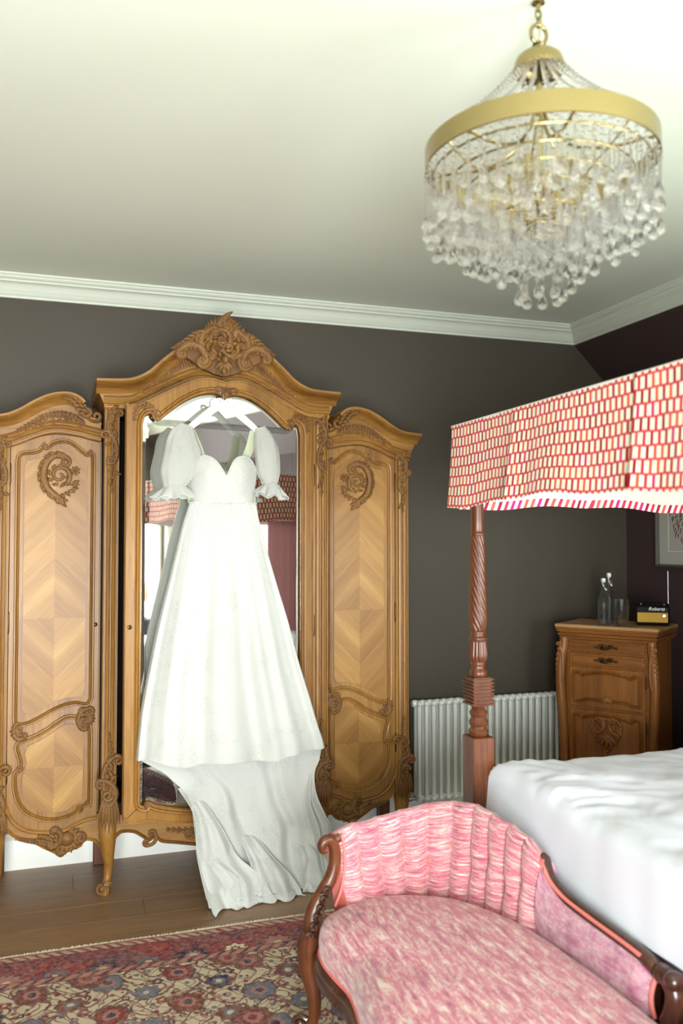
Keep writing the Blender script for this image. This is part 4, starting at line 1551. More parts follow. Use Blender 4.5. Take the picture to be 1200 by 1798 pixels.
# skirt
sk = [(1.80, .582, .888), (1.70, .551, .908), (1.55, .515, .950), (1.40, .479, .995), (1.25, .443, 1.042), (1.07, .406, 1.090), (.875, .371, 1.152), (.75, .358, 1.190), (.68, .353, 1.214), (.60, .350, 1.222)]
skl = [(-z, a) for z, a, b in sk]
skr = [(-z, b) for z, a, b in sk]
def skirt(u, v):
    a = 2 * PI * u                  # a = 0 right, 90 back, 180 left, 270 front
    hemz = .632 + .035 * max(0, math.cos(a)) ** 4 + .032 * max(0, -math.cos(a)) ** 4 + .008 * math.sin(7 * a + 1)
    if math.sin(a) > 0:
        hemz += .0
    z = 1.80 + (hemz - 1.80) * v
    xl, xr = smoothf(skl, -z), smoothf(skr, -z)
    cx, hw = (xl + xr) / 2, (xr - xl) / 2
    dep = interp([(0, .060), (.3, .09), (1, .130)], v)
    back = interp([(0, .030), (.4, .045), (1, .055)], v)
    amp = .024 * min(1, v * 1.6) ** 1.2
    w = 0
    fr = max(0, -math.sin(a)) ** .5
    for k, (fq, ph, am) in enumerate(((9, .4, .8), (14, 2.1, .5), (21, 4.0, .28))):
        w += am * math.sin(fq * a + ph + .6 * v)
    gather = .0045 * math.sin(64 * a) * max(0, 1 - v * 3.5)
    n2 = .5 * mnoise.noise(Vector((math.cos(a) * 2.2, math.sin(a) * 2.2, v * 2.0)))
    y0 = 3.925
    ca, sa = math.cos(a), math.sin(a)
    d = dep if sa < 0 else back
    y = y0 + d * (abs(sa) ** .75) * (1 if sa > 0 else -1)
    y += (w * amp + gather + n2 * amp) * (1 if sa < 0 else .25) * (abs(sa) ** .5)
    x = cx + hw * ca + .010 * v * math.sin(5 * a + 2) * abs(sa)
    return L(x, y, z)
mb = MB()
mb.grid(skirt, 220, 64, cu=True)
mb.build('skirt', M['dress'], DR, 180)
MB().tube([skirt(i / 160, 1.0) for i in range(160)], .0024, 5, closed=True).build('skirt_hem', M['dress'], DR, 60)
MB().tube([skirt(i / 80, .004) for i in range(80)], .006, 6, closed=True).build('waistband', M['dress'], DR, 60)
# train: the long back of the skirt seen below the front hem, reaching the floor
tl = [(0, .672), (.01, .664), (.07, .646), (.225, .612), (.30, .604), (.377, .598), (.44, .590), (.492, .570), (.54, .520), (.588, .470), (.63, .400), (.66, .356), (.75, .362)]
trr = [(0, 1.300), (.04, 1.281), (.097, 1.250), (.16, 1.236), (.22, 1.234), (.286, 1.240), (.34, 1.215), (.427, 1.178), (.50, 1.168), (.548, 1.172), (.60, 1.195), (.68, 1.214), (.75, 1.195)]
def train(u, v):
    z = .75 * (1 - v) ** 1.0
    xl, xr = smoothf(tl, z), smoothf(trr, z)
    x = xl + (xr - xl) * u
    k = 1 - z / .75
    y = 3.975 - .02 * k - .055 * min(1, k / .22) + (-.085 + .10 * u) * max(0, k - .45) / .55
    nz_ = mnoise.noise(Vector((u * 3, z * 2.5, 8)))
    y += (.011 * math.sin(u * 19 + 1 + 3 * nz_) + .007 * math.sin(u * 37 + 3 * z + 4 * nz_) + .005 * mnoise.noise(Vector((u * 16, z * 7, 1)))) * (.3 + .7 * k)
    y += .02 * mnoise.noise(Vector((u * 6, z * 5, 3)))
    y -= .05 * (abs(2 * u - 1) ** 4) * (.4 + k)
    if z < .08:
        y -= (.08 - z) * .55
    zz = z if v < 1 else .004
    y -= .03 * max(0, .10 - z) / .10 * mnoise.noise(Vector((u * 14, 0, 6)))
    zz = max(.004 + .004 * math.sin(u * 60) ** 2, z + (.018 * math.sin(u * 31) * max(0, .12 - z) / .12 if z < .12 else 0))
    return L(x, y, zz)
mb = MB()
mb.grid(train, 150, 60)
mb.build('train', M['dress'], DR, 180)
# cascading folds at the sides of the train
def cascade(pts_l, pts_r, y_off, seed, name='train_fold'):
    def f(u, v):
        z = pts_l[0][1] + (0 - pts_l[0][1]) * v
        zl = [(-p[1], p[0]) for p in pts_l]
        zr = [(-p[1], p[0]) for p in pts_r]
        x = smoothf(zl, -z) + (smoothf(zr, -z) - smoothf(zl, -z)) * u
        y = 3.87 + y_off + .014 * math.sin(u * 11 + seed + 4 * v) * (.3 + v) + .02 * (2 * u - 1) ** 2 - .035 * v
        y += .012 * mnoise.noise(Vector((u * 4, v * 5, seed))) + .10 * max(0, 1 - v * 3.2) ** 2 - .035 * min(1, v * 3)
        return L(x, y, max(.005, z + .012 * math.sin(u * 17 + seed) * (v > .9)))
    m_ = MB()
    m_.grid(f, 40, 40)
    o = m_.build(name, M['dress'], DR, 180)
    MB().tube([f(0, i / 40) for i in range(41)] , .0022, 5).build('fold_hem', M['dress'], DR, 60)
    MB().tube([f(1, i / 40) for i in range(41)] + [f(1 - i / 40, 1) for i in range(1, 41)], .0022, 5).build('fold_hem', M['dress'], DR, 60)
cascade([(.54, .50), (.60, .40), (.612, .22), (.66, .0)], [(.62, .50), (.72, .34), (.80, .20), (.905, .10), (.88, .06), (.90, .0)], -.004, 1.0)
cascade([(.63, .34), (.66, .20), (.72, .10), (.74, .0)], [(.70, .34), (.80, .2), (.89, .12), (.96, .0)], -.02, 3.0)
cascade([(1.12, .66), (1.13, .50), (1.115, .38), (1.16, .22), (1.19, .0)], [(1.205, .66), (1.176, .54), (1.17, .42), (1.236, .29), (1.232, .20), (1.262, .0)], .05, 5.0)

cascade([(.80, .30), (.84, .20), (.87, .10), (.88, .0)], [(.86, .30), (.96, .18), (1.04, .09), (1.10, .0)], -.012, 7.0)
cascade([(1.08, .24), (1.10, .14), (1.10, .0)], [(1.15, .24), (1.22, .12), (1.285, .0)], .02, 9.0)

# ================================================================== four-poster bed
BX, BYF, BYN = 1.485, 2.85, 1.22          # foot posts' x, far and near sides
bed = empty('four_poster_bed', (2.4, 2.05, 0), 0, 'mahogany four-poster bed with a red and cream patterned canopy', 'bed')
OB = Vector((2.4, 2.05, 0))
HXB = 3.36
def bpost(x, y):
    e = MB()
    w = .044
    e.bbox(-w, w, -w, w, 0, .905, .004)
    p = e.build('post', M['mahog'], bed, 30, (x - OB.x, y - OB.y, 0))
    m_ = MB()
    m_.lathe([(.030, .905), (.036, .912), (.037, .925), (.030, .932), (.028, .94), (.033, .946), (.035, .958), (.029, .968), (.026, .975), (.031, .983), (.033, .992), (.027, 1.0), (.023, 1.008), (.026, 1.015), (.028, 1.02)], 28)
    m_.build('turned_base', M['mahog'], p, 40)
    m_ = MB()
    zs = [1.018 + .0128 * k for k in range(9)]
    for z in zs[:-1]:
        q = .045
        m_.bbox(-q + .010, q - .010, -q + .010, q - .010, z, z + .0128, .0005)
        m_.bbox(-q, q, -q, q, z + .0025, z + .0103, .0035)
    m_.build('ribbed_block', M['mahog'], p, 30)
    m_ = MB()
    m_.lathe([(.028, 1.12), (.032, 1.126), (.033, 1.14), (.027, 1.148), (.024, 1.155), (.027, 1.165), (.029, 1.172), (.025, 1.178)], 28)
    # reeded cup
    n = 96
    rows = [(.026, 1.176), (.031, 1.186), (.0335, 1.20), (.032, 1.22), (.0295, 1.24), (.030, 1.252)]
    vs, fs = [], []
    for r, z in rows:
        for k in range(n):
            a = 2 * PI * k / n
            rr = r * (1 + .06 * math.sin(16 * a))
            vs.append((rr * math.cos(a), rr * math.sin(a), z))
    for i in range(len(rows) - 1):
        for k in range(n):
            fs.append((i * n + k, i * n + (k + 1) % n, (i + 1) * n + (k + 1) % n, (i + 1) * n + k))
    m_.add(vs, fs)
    m_.lathe([(.030, 1.250), (.034, 1.256), (.034, 1.263), (.028, 1.268), (.026, 1.275), (.029, 1.281), (.0285, 1.287), (.024, 1.292)], 28)
    m_.build('reeded_cup', M['mahog'], p, 50)
    # barley-twist shaft
    m_ = MB()
    vs, fs = [], []
    nz = 90
    n = 72
    for j in range(nz + 1):
        t = j / nz
        z = 1.290 + t * (1.640 - 1.290)
        r = .0335 - .009 * t if t > .12 else .0265 + .006 * math.sin(t / .12 * PI / 2)
        for k in range(n):
            a = 2 * PI * k / n
            rr = r * (1 + .17 * abs(math.sin(6 * (a + t * 5.2))) ** .7 - .12)
            vs.append((rr * math.cos(a), rr * math.sin(a), z))
    for j in range(nz):
        for k in range(n):
            fs.append((j * n + k, j * n + (k + 1) % n, (j + 1) * n + (k + 1) % n, (j + 1) * n + k))
    m_.add(vs, fs)
    m_.build('twisted_shaft', M['mahog'], p, 60)
    m_ = MB()
    m_.lathe([(.022, 1.636), (.027, 1.642), (.027, 1.648), (.023, 1.653), (.025, 1.66), (.024, 1.70), (.024, 2.03)], 24)
    m_.build('neck', M['mahog'], p, 40)
for x, y in ((BX, BYF), (BX, BYN), (HXB, BYF), (HXB, BYN)):
    bpost(x, y)
mb = MB()
mb.bbox(BX + .035 - OB.x, BX + .07 - OB.x, BYN + .044 - OB.y, BYF - .044 - OB.y, .28, .52)
mb.build('foot_rail', M['mahog_dark'], bed)
for yy in (BYF, BYN):
    MB().bbox(BX + .044 - OB.x, HXB - .044 - OB.x, yy - .018 - OB.y, yy + .018 - OB.y, .28, .52).build('side_rail', M['mahog_dark'], bed)
MB().bbox(HXB - .02 - OB.x, HXB + .03 - OB.x, BYN + .044 - OB.y, BYF - .044 - OB.y, .28, 1.35).build('headboard', M['mahog'], bed)
# base and mattress under the sheet
MB().bbox(BX + .075 - OB.x, HXB - .03 - OB.x, BYN + .03 - OB.y, BYF - .03 - OB.y, .40, .63, .03).build('mattress', M['linen'], bed, 60)
# canopy: printed valance on three sides, white lining, striped band, flat top
CX, CYF, CYN, CXH = 1.425, 2.935, 1.13, 3.40
ZT, ZB = 2.052, 1.752
def valance_path():
    pts = []
    def pleat(s, off0):
        """deep folds every 0.62 m: cloth steps in and out"""
        q = (s - off0) % .62
        if q < .11:
            return .022 * (1 - q / .11) ** 1.5
        if q > .595:
            return -.012 * math.sin((q - .595) / .025 * PI / 2)
        return .005 * math.sin((q - .11) / .485 * PI * 2.0)
    L1, L2 = CYF - CYN, CXH - CX
    n = 110
    for i in range(n + 1):                      # far side, from the head to the foot
        s = L2 * i / n
        pts.append((CXH - s, CYF, 0, 1, pleat(s, .12), s))
    n = 240
    for i in range(1, n + 1):
        s = L1 * i / n
        pts.append((CX, CYF - s, -1, 0, pleat(s, .465), L2 + s))
    n = 110
    for i in range(1, n + 1):
        s = L2 * i / n
        pts.append((CX + s, CYN, 0, -1, pleat(s, .3), L2 + L1 + s))
    return pts
VP = valance_path()
ARC, _prev, _arc = {}, None, 0.0
for (x, y, nx_, ny_, pl, s) in VP:
    p = (x + nx_ * pl * .6, y + ny_ * pl * .6)
    _arc += math.dist(_prev, p) if _prev else 0
    _prev = p
    ARC[s] = _arc
def valance(off, ztop, zbot, nrow, matk, name, parent, rng=None):
    me_v, me_f, uvs = [], [], []
    vp = VP if rng is None else VP[rng[0]:rng[1]]
    for j in range(nrow + 1):
        zz = ztop + (zbot - ztop) * j / nrow
        t = max(0.0, (ZT - zz) / (ZT - ZB))
        for (x, y, nx_, ny_, pl, s) in vp:
            o = off + pl * (.25 + .75 * t) + .02 * t ** 1.5 + .006 * math.sin(s * 7 + 2) * t
            z = zz + (.010 * math.sin(s * 5.2 + .5) + .004 * math.sin(s * 17)) * t
            p = (x + nx_ * o - OB.x, y + ny_ * o - OB.y)
            me_v.append((p[0], p[1], z))
            uvs.append((ARC[s], zz))
    w = len(vp)
    for j in range(nrow):
        for i in range(w - 1):
            me_f.append((j * w + i, j * w + i + 1, (j + 1) * w + i + 1, (j + 1) * w + i))
    me = bpy.data.meshes.new(name)
    me.from_pydata(me_v, [], me_f)
    lay = me.uv_layers.new(name='UVMap')
    for l in me.loops:
        lay.data[l.index].uv = uvs[l.vertex_index]
    me.materials.append(M[matk])
    me.shade_smooth()
    o = bpy.data.objects.new(name, me)
    COL.objects.link(o)
    o.parent = parent
    return o
val = valance(.004, ZT, ZB, 14, 'print', 'valance', bed)
valance(-.004, ZT - .003, ZB + .003, 14, 'lining', 'valance_lining', val)
valance(-.0065, ZB + .026, ZB - .006, 3, 'stripe', 'striped_band', val, (0, 109))
MB().box(CX - OB.x, CXH - OB.x, CYN - OB.y, CYF - OB.y, ZT - .02, ZT - .004).build('canopy_top', M['lining'], bed, 0)
MB().sweep([Vector((p[0] - OB.x, p[1] - OB.y, ZT)) for p in VP], [(-.003, -.004), (-.003, .004), (.003, .004), (.003, -.004)], N=Vector((0, 0, 1))).build('canopy_piping', M['lining'], val, 60)
# gathered bed curtains by the headboard
for yy, sgn in ((BYF + .0, 1), (BYN - .0, -1)):
    m_ = MB()
    def cur(u, v, yy=yy):
        x = 2.86 + .40 * u
        return (x - OB.x, yy - OB.y + .03 * math.sin(u * 38) * (.6 + .4 * v), 1.80 - (1.80 - .30) * v)
    m_.grid(cur, 90, 10)
    m_.build('bed_curtain', M['curtain'], bed, 180)

# bedding: one big sheet over the mattress with crumples
bd = MB()
BXS, BXE, BY0, BY1 = 1.500, 3.32, 1.265, 2.800
def bedding(u, v):
    # u: along x with a fold down at the foot, v: across y with folds at both sides
    dropf, drops = .20, .22
    su = u * (BXE - BXS + dropf)
    sv = v * (BY1 - BY0 + 2 * drops) - drops
    r = .055
    def fold(s):      # s < 0 is past the edge: returns (horizontal inset, drop)
        if s >= r * PI / 2:
            return s - r * PI / 2 + r, 0.0
        if s >= 0:
            a = s / r
            return r - r * math.cos(PI / 2 - (PI / 2 - a)) if False else r * (1 - math.cos(a)) if False else r - r * math.sin(PI / 2 - a), r - r * math.sin(a)
        return 0.0, r - s
    hx, dzx = fold(su - dropf)
    hy0, dz0 = fold(sv)
    hy1, dz1 = fold((BY1 - BY0) - sv)
    x = BXS + hx
    if sv < (BY1 - BY0) / 2:
        y = BY0 + hy0
        dz = dz0
    else:
        y = BY1 - hy1
        dz = dz1
    z = .812 - max(dzx, dz)
    n1 = mnoise.noise(Vector((x * 2.2, y * 2.6, 1.0)))
    n2 = mnoise.noise(Vector((x * 5 + n1 * 2, y * 6, 4.0)))
    n3 = mnoise.noise(Vector((x * 11 + n2 * 2, y * 9 + n1 * 3, 7.0)))
    top = max(0, 1 - max(dzx, dz) / .12)
    z += (.022 * n1 + .012 * n2 + .007 * (1 - abs(n3) * 2)) * (.25 + .75 * top)
    wr = .010 * mnoise.noise(Vector((x * 3, y * 2.5, z * 3))) + .004 * mnoise.noise(Vector((y * 9, z * 6, 2)))
    if dzx > .02 and dzx >= dz:
        x -= .012 * (dzx / .2) + wr * .8
    if dz > .02:
        y += (-1 if sv < .5 else 1) * (.008 * dz / .2 + .008 * n2)
    return (x - 2.4, y - 2.05, z)
bd.grid(bedding, 120, 130)
bo = bd.build('bedding', M['linen'], None, 180, (2.4, 2.05, 0))
tag(bo, 'rumpled white duvet spread over the four-poster mattress', 'duvet')

# ================================================================== radiator
rad = empty('radiator', (1.95, 4.475, 0), 0, 'white column radiator under the dark wall behind the bedpost', 'radiator')
NS, PT = 21, .0445
sec = MB()
for yy in (-.024, .024):
    sec.tube([(0, yy, .165), (0, yy, .71)], .0125, 12)
for z0, sg in ((.705, 1), (.175, -1)):
    pr = [(.001, -.047), (.012, -.044), (.019, -.036), (.022, -.024), (.020, 0), (.022, .024), (.019, .036), (.012, .044), (.001, .047)]
    sec.lathe([(a * .78, b) for a, b in pr], 10, (0, 0, z0), Matrix.Rotation(R(90), 3, 'X'))
s0 = None
for k in range(NS):
    if s0 is None:
        s0 = sec.build('column', M['rad'], rad, 50)
        o = s0
    else:
        o = dup(s0, rad)
    o.location = (k * PT, 0, 0)
for z0 in (.705, .175):
    MB().tube([(-.012, 0, z0), (NS * PT - .03, 0, z0)], .017, 12).build('header_pipe', M['rad'], rad, 50)
MB().lathe([(.001, -.018), (.018, -.016), (.020, -.006), (.020, .004), (.012, .010), (.001, .010)], 14, (-.018, 0, .705), Matrix.Rotation(R(90), 3, 'Y')).build('end_plug', M['rad'], rad, 50)
v_ = MB()
v_.tube([(-.02, 0, .175), (-.055, 0, .175)], .010, 10)
v_.lathe([(.001, -.02), (.014, -.02), (.014, .01), (.018, .012), (.018, .05), (.012, .056), (.001, .056)], 14, (-.06, 0, .175), Matrix.Rotation(R(-90), 3, 'Y') )
v_.build('valve', M['steel'], rad, 50)
for xx in (.09, NS * PT - .13):
    MB().bbox(xx - .015, xx + .015, -.02, .02, 0, .16).build('bracket_foot', M['rad'], rad)

# ================================================================== corner chest and what stands on it
CW, CDP, CHT = .53, .37, 1.15
ca_ = math.atan2(-.81, .58)
ch = empty('chest_of_drawers', (2.885 + .185 * .81, 4.025 + .185 * .59, 0), ca_, 'tall narrow walnut chest standing across the corner beside the radiator', 'chest of drawers')
hw, fy = CW / 2, -CDP / 2
MB().box(-hw + .02, hw - .02, fy + .012, CDP / 2, .10, 1.09).build('body', M['chestwood'], ch, 0)
MB().box(-hw + .02, -hw + .04, fy + .012, CDP / 2, .10, 1.09).build('side_panel', M['chestwood'], ch, 0)
MB().box(hw - .04, hw - .018, fy + .014, CDP / 2, .10, 1.09).build('side_panel', M['chestwood'], ch, 0)
m_ = MB()
for (e, z0, z1) in ((.004, 1.072, 1.086), (.012, 1.086, 1.100), (.004, 1.100, 1.108), (.016, 1.108, 1.122), (.022, 1.122, 1.132)):
    m_.bbox(-hw - e, hw + e, fy - e, CDP / 2, z0, z1, .004)
m_.build('cornice', M['chestwood_x'], ch, 30)
MB().bbox(-hw - .024, hw + .024, fy - .026, CDP / 2, 1.133, 1.152, .006).build('top', wood('chest_top', srgb(150, 106, 62), srgb(182, 138, 90), srgb(204, 164, 116), grain='x'), ch, 30)
for s in (-1, 1):
    zz = [(.10, .0), (.45, .004), (.62, .012), (.75, .022), (.86, .026), (.96, .018), (1.02, .004), (1.075, .0)]
    path = [(s * (hw - .022 + o_ * .8), fy + .008 - o_ * .6, z) for z, o_ in zz]
    MB().tube(cr(path, 4), .026, 10).build('corner_post', M['chestwood'], ch, 50)
    m_ = MB()
    xx = s * (hw - .004)
    cscroll(m_, (xx - s * .004, 1.04), (xx - s * .004, .80), -s * .016, .006, fy - .024, .1)
    acanthus(m_, [(xx - s * .01, 1.06), (xx + s * .012, .95), (xx + s * .008, .84), (xx - s * .014, .70)], .026, .007, fy - .024, 0, 11, .5, .6, .5)
    m_.build('corner_carving', M['chestwood'], ch, 60)
    MB().tube(cr([(s * (hw - .03), fy + .02, .12), (s * (hw - .02), fy + .008, .08), (s * (hw - .028), fy + .02, .03), (s * (hw - .018), fy + .008, 0)], 4), [.026, .026, .026, .026, .025, .023, .02, .018, .017, .016, .016, .016, .016], 10).build('leg', M['chestwood'], ch, 50)
    MB().bbox(s * (hw - .04) - .018, s * (hw - .04) + .018, CDP / 2 - .04, CDP / 2 - .004, 0, .12).build('leg', M['chestwood'], ch, 30)
iw = hw - .055
def handle(z, par):
    m_ = MB()
    for s in (-1, 1):
        acanthus(m_, [(0, z), (s * .025, z + .008), (s * .05, z - .002), (s * .066, z)], .018, .006, fy - .006, 0, 6, .8, .8)
        scroll(m_, spiral((s * .03, z), .013, 0, s * 1.2, .2, 12), .004, .002, fy - .010)
    m_.tube(cr([(-.03, fy - .006, z + .002), (-.018, fy - .022, z - .008), (0, fy - .024, z - .010), (.018, fy - .022, z - .008), (.03, fy - .006, z + .002)], 4), .004, 8)
    m_.build('handle', M['brass_dark'], par, 60)
for z0, z1 in ((1.004, 1.066), (.930, .994)):
    d_ = MB().bbox(-iw, iw, fy - .004, fy + .02, z0, z1, .004).build('drawer', M['chestwood_x'], ch, 30)
    MB().bbox(-iw + .018, iw - .018, fy - .008, fy - .003, z0 + .012, z1 - .012, .003).build('drawer_panel', M['chestwood_x'], d_, 30)
    handle((z0 + z1) / 2, d_)
def chest_panel(z0, z1, name, arch):
    d_ = MB().bbox(-iw, iw, fy - .003, fy + .02, z0, z1, .003).build(name, M['chestwood'], ch, 30)
    a = .026
    top = [(-iw + a, z1 - .052), (-iw + a + .004, z1 - .034), (-iw + a + .03, z1 - .030), (-iw + a + .05, z1 - .044), (-iw * .5, z1 - .034), (0, z1 - .022), (iw * .5, z1 - .034), (iw - a - .05, z1 - .044), (iw - a - .03, z1 - .030), (iw - a - .004, z1 - .034), (iw - a, z1 - .052)]
    bot = [(iw - a, z0 + .05), (iw - a - .006, z0 + .028), (iw - a - .05, z0 + .030), (iw * .5, z0 + .042), (0, z0 + .040), (-iw * .5, z0 + .042), (-iw + a + .05, z0 + .030), (-iw + a + .006, z0 + .028), (-iw + a, z0 + .05)]
    ol = [tuple(p) for p in cr(top, 3)] + [tuple(p) for p in cr(bot, 3)]
    pr_ = [(-.010, -.003), (-.010, .005), (-.006, .013), (-.001, .004), (.004, .014), (.009, .009), (.010, -.003)]
    MB().sweep(P3(ol, fy - .003), pr_, closed=True).build('panel_moulding', M['chestwood'], d_, 35)
    return d_
f_ = chest_panel(.700, .918, 'fall_front', 1)
m_ = MB()
for k in range(7):
    leaf(m_, (0, .735), R(30 + 20 * k), .034, .008, fy - .010, 0)
scroll(m_, spiral((-.02, .738), .014, 0, 1.2, .2, 12), .005, .003, fy - .012)
scroll(m_, spiral((.02, .738), .014, PI, -1.2, .2, 12), .005, .003, fy - .012)
m_.build('panel_carving', M['chestwood'], f_, 60)
d_ = chest_panel(.14, .685, 'door', 1)
m_ = MB()
for s in (-1, 1):
    acanthus(m_, [(0, .645), (s * .05, .65), (s * .082, .615), (s * .075, .56), (s * .03, .50), (0, .455)], .03, .009, fy - .010, -s, 10, .8, .8, .6)
    cscroll(m_, (s * .018, .635), (s * .060, .56), -s * .02, .008, fy - .012, .4)
    scroll(m_, spiral((s * .028, .60), .022, PI / 2, s * 1.3, .2, 16), .007, .003, fy - .014)
for k in range(5):
    leaf(m_, (0, .56), R(-90 + (k - 2) * 26), .085, .011, fy - .012, 0)
m_.build('heart_carving', M['chestwood'], d_, 60)
for z in (.86, .62, .40):
    MB().lathe([(.001, -.035), (.003, -.03), (.004, -.02), (.004, .02), (.003, .03), (.001, .035)], 8, (iw + .006, fy - .006, z)).build('hinge', M['brass_dark'], ch, 50)

ZCT = 1.152
def bottle(x, y, name, label, h=.265, tilt=True):
    e = empty(name, (x, y, ZCT), 0.6, label, 'bottle', 'glass water bottles on the corner chest')
    r = .033
    k = h / .265
    po = [(.001, .002), (r * .9, .0), (r, .006), (r, .135 * k), (r * .96, .150 * k), (r * .7, .175 * k), (r * .44, .195 * k), (.0125, .212 * k), (.012, .245 * k), (.0145, .247 * k), (.0145, .256 * k), (.011, .258 * k)]
    pi_ = [(.009, .258 * k), (.009, .212 * k), (r * .4, .19 * k), (r * .9, .150 * k), (r * .92, .012), (.001, .010)]
    MB().lathe(po + pi_, 28, cap=False).build('glass_body', M['bottle'], e, 50)
    MB().lathe([(.001, .250 * k), (.009, .252 * k), (.013, .262 * k), (.013, .270 * k), (.009, .276 * k), (.001, .277 * k)], 16).build('stopper', M['hanger'], e, 50)
    w_ = MB()
    for s in (-1, 1):
        w_.tube(cr([(s * .015, 0, .268 * k), (s * .019, 0, .255 * k), (s * .017, -.006, .235 * k), (s * .012, -.014, .215 * k)], 4), .0012, 6)
    w_.tube(cr([(-.012, -.014, .215 * k), (-.008, -.022, .205 * k), (.008, -.022, .205 * k), (.012, -.014, .215 * k)], 4), .0014, 6)
    w_.tube([(.0155 * math.cos(a), .0155 * math.sin(a), .228 * k) for a in [2 * PI * i / 20 for i in range(20)]], .0012, 6, closed=True)
    w_.build('swing_wire', M['steel'], e, 50)
    return e
bottle(2.905, 4.075, 'glass_bottle', 'clear glass swing-top bottle in front on the corner chest', .25)
bottle(2.985, 4.135, 'glass_bottle', 'taller clear glass swing-top bottle standing just behind the other', .275)
tb_ = empty('tumbler', (2.968, 4.000, ZCT), 0, 'cut-glass tumbler on the chest between bottle and radio', 'tumbler')
m_ = MB()
n = 60
rows = [(.001, .004), (.030, .0), (.033, .004), (.0345, .02), (.0365, .07), (.038, .125), (.0385, .145), (.0365, .146), (.034, .02), (.030, .012), (.001, .010)]
vs, fs = [], []
for j, (r, z) in enumerate(rows):
    for k in range(n):
        a = 2 * PI * k / n
        rr = r * (1 + (.035 * math.sin(10 * a + z * 90) * math.sin(z * 160) if 3 <= j <= 5 else 0))
        vs.append((rr * math.cos(a), rr * math.sin(a), z))
for j in range(len(rows) - 1):
    for k in range(n):
        fs.append((j * n + k, j * n + (k + 1) % n, (j + 1) * n + (k + 1) % n, (j + 1) * n + k))
m_.add(vs, fs)
m_.build('glass_wall', M['bottle'], tb_, 40)
m_ = MB()
for k in range(20):
    a = 2 * PI * k / 20
    for j in range(5):
        z = .03 + j * .02
        r0_ = .0352 + .0004 * j * 2
        aa = a + (j % 2) * PI / 20
        m_.tube([(r0_ * math.cos(aa), r0_ * math.sin(aa), z - .008), ((r0_ + .0012) * math.cos(aa + .06), (r0_ + .0012) * math.sin(aa + .06), z), (r0_ * math.cos(aa + .12), r0_ * math.sin(aa + .12), z + .008)], [.0006, .0022, .0006], 5)
o = m_.build('cut_pattern', M['bottle'], tb_, 60)
o['kind'] = 'stuff'

# radio
ra = empty('radio', (3.150, 3.972, ZCT), R(-38), 'small black retro radio with gold grille and aerial on the corner chest', 'radio')
MB().bbox(-.09, .09, -.038, .038, .006, .112, .010).build('case', M['black'], ra, 40)
MB().bbox(-.080, .080, -.0405, -.037, .020, .074, .002).build('grille', M['gold'], ra, 30)
for s in (-1, 1):
    MB().bbox(s * .07 - .012, s * .07 + .012, -.02, .02, 0, .007, .002).build('foot', M['black'], ra)
    MB().lathe([(.001, 0), (.009, .001), (.009, .012), (.001, .013)], 14, (s * .06, 0, .111)).build('top_knob', M['brass_dark'], ra, 50)
MB().lathe([(.001, 0), (.010, .001), (.011, .003), (.007, .004), (.001, .003)], 18, (.058, -.0405, .056), Matrix.Rotation(R(90), 3, 'X')).build('dial', M['brass'], ra, 50)
MB().tube(cr([(-.085, 0, .110), (-.07, 0, .122), (0, 0, .126), (.07, 0, .122), (.085, 0, .110)], 4), .005, 8, N=NF, flat=1.6).build('carry_handle', M['black'], ra, 60)
MB().tube([(.083, .030, .10), (.083, .030, .30)], .0026, 8).build('aerial', M['steel'], ra, 60)
tc = bpy.data.curves.new('radio_name', 'FONT')
tc.body = 'Roberts'
tc.size = .026
tc.shear = .35
tc.extrude = .0006
tc.align_x = 'CENTER'
to = bpy.data.objects.new('name_script', tc)
COL.objects.link(to)
bpy.context.view_layer.update()
tm = bpy.data.meshes.new_from_object(to)
bpy.data.objects.remove(to)
tm.materials.append(M['hanger'])
t2 = bpy.data.objects.new('name_script', tm)
COL.objects.link(t2)
t2.parent = ra
t2.location = (.02, -.0392, .086)
t2.rotation_euler = (R(90), 0, 0)

# ================================================================== picture on the plum wall
pc = empty('framed_picture', (XR, 3.97, 1.77), -PI / 2, 'framed print of a feathery brown wreath on the plum wall above the chest', 'picture')
pw, phh = .30, .305
m_ = MB()
fr_pr = [(0, 0), (0, .030), (-.006, .034), (-.014, .030), (-.018, .020), (-.018, 0)]
m_.sweep([Vector((-pw, 0, -phh)), Vector((-pw, 0, phh)), Vector((pw, 0, phh)), Vector((pw, 0, -phh))], fr_pr, closed=True)
m_.build('frame', plain('frame_pewter', srgb(120, 116, 112), .35, .7), pc, 35)
MB().box(-pw, pw, -.012, -.002, -phh, phh).build('mount', plain('mount_card', srgb(186, 182, 172), .9), pc, 0)
MB().sweep([Vector((-.20, -.012, -.21)), Vector((-.20, -.012, .21)), Vector((.20, -.012, .21)), Vector((.20, -.012, -.21))], [(0, 0), (0, .0015), (.003, .0015), (.003, 0)], closed=True).build('mount_bevel', M['white'], pc, 0)
m_ = MB()
random.seed(11)
for ringr, nn, ln_ in ((.085, 26, .04), (.12, 34, .05), (.155, 40, .05)):
    for k in range(nn):
        a = 2 * PI * k / nn + random.uniform(-.05, .05)
        p = (ringr * math.cos(a), ringr * math.sin(a))
        leaf(m_, p, a + random.uniform(.3, .9), ln_ * random.uniform(.6, 1.1), .005, -.0126, .8, 6, .12)
o = m_.build('wreath_print', plain('print_ink', srgb(104, 50, 40), .9), pc, 60)
o['kind'] = 'stuff'
MB().box(-pw + .004, pw - .004, -.020, -.018, -phh + .004, phh - .004).build('glazing', M['pane'], pc, 0)

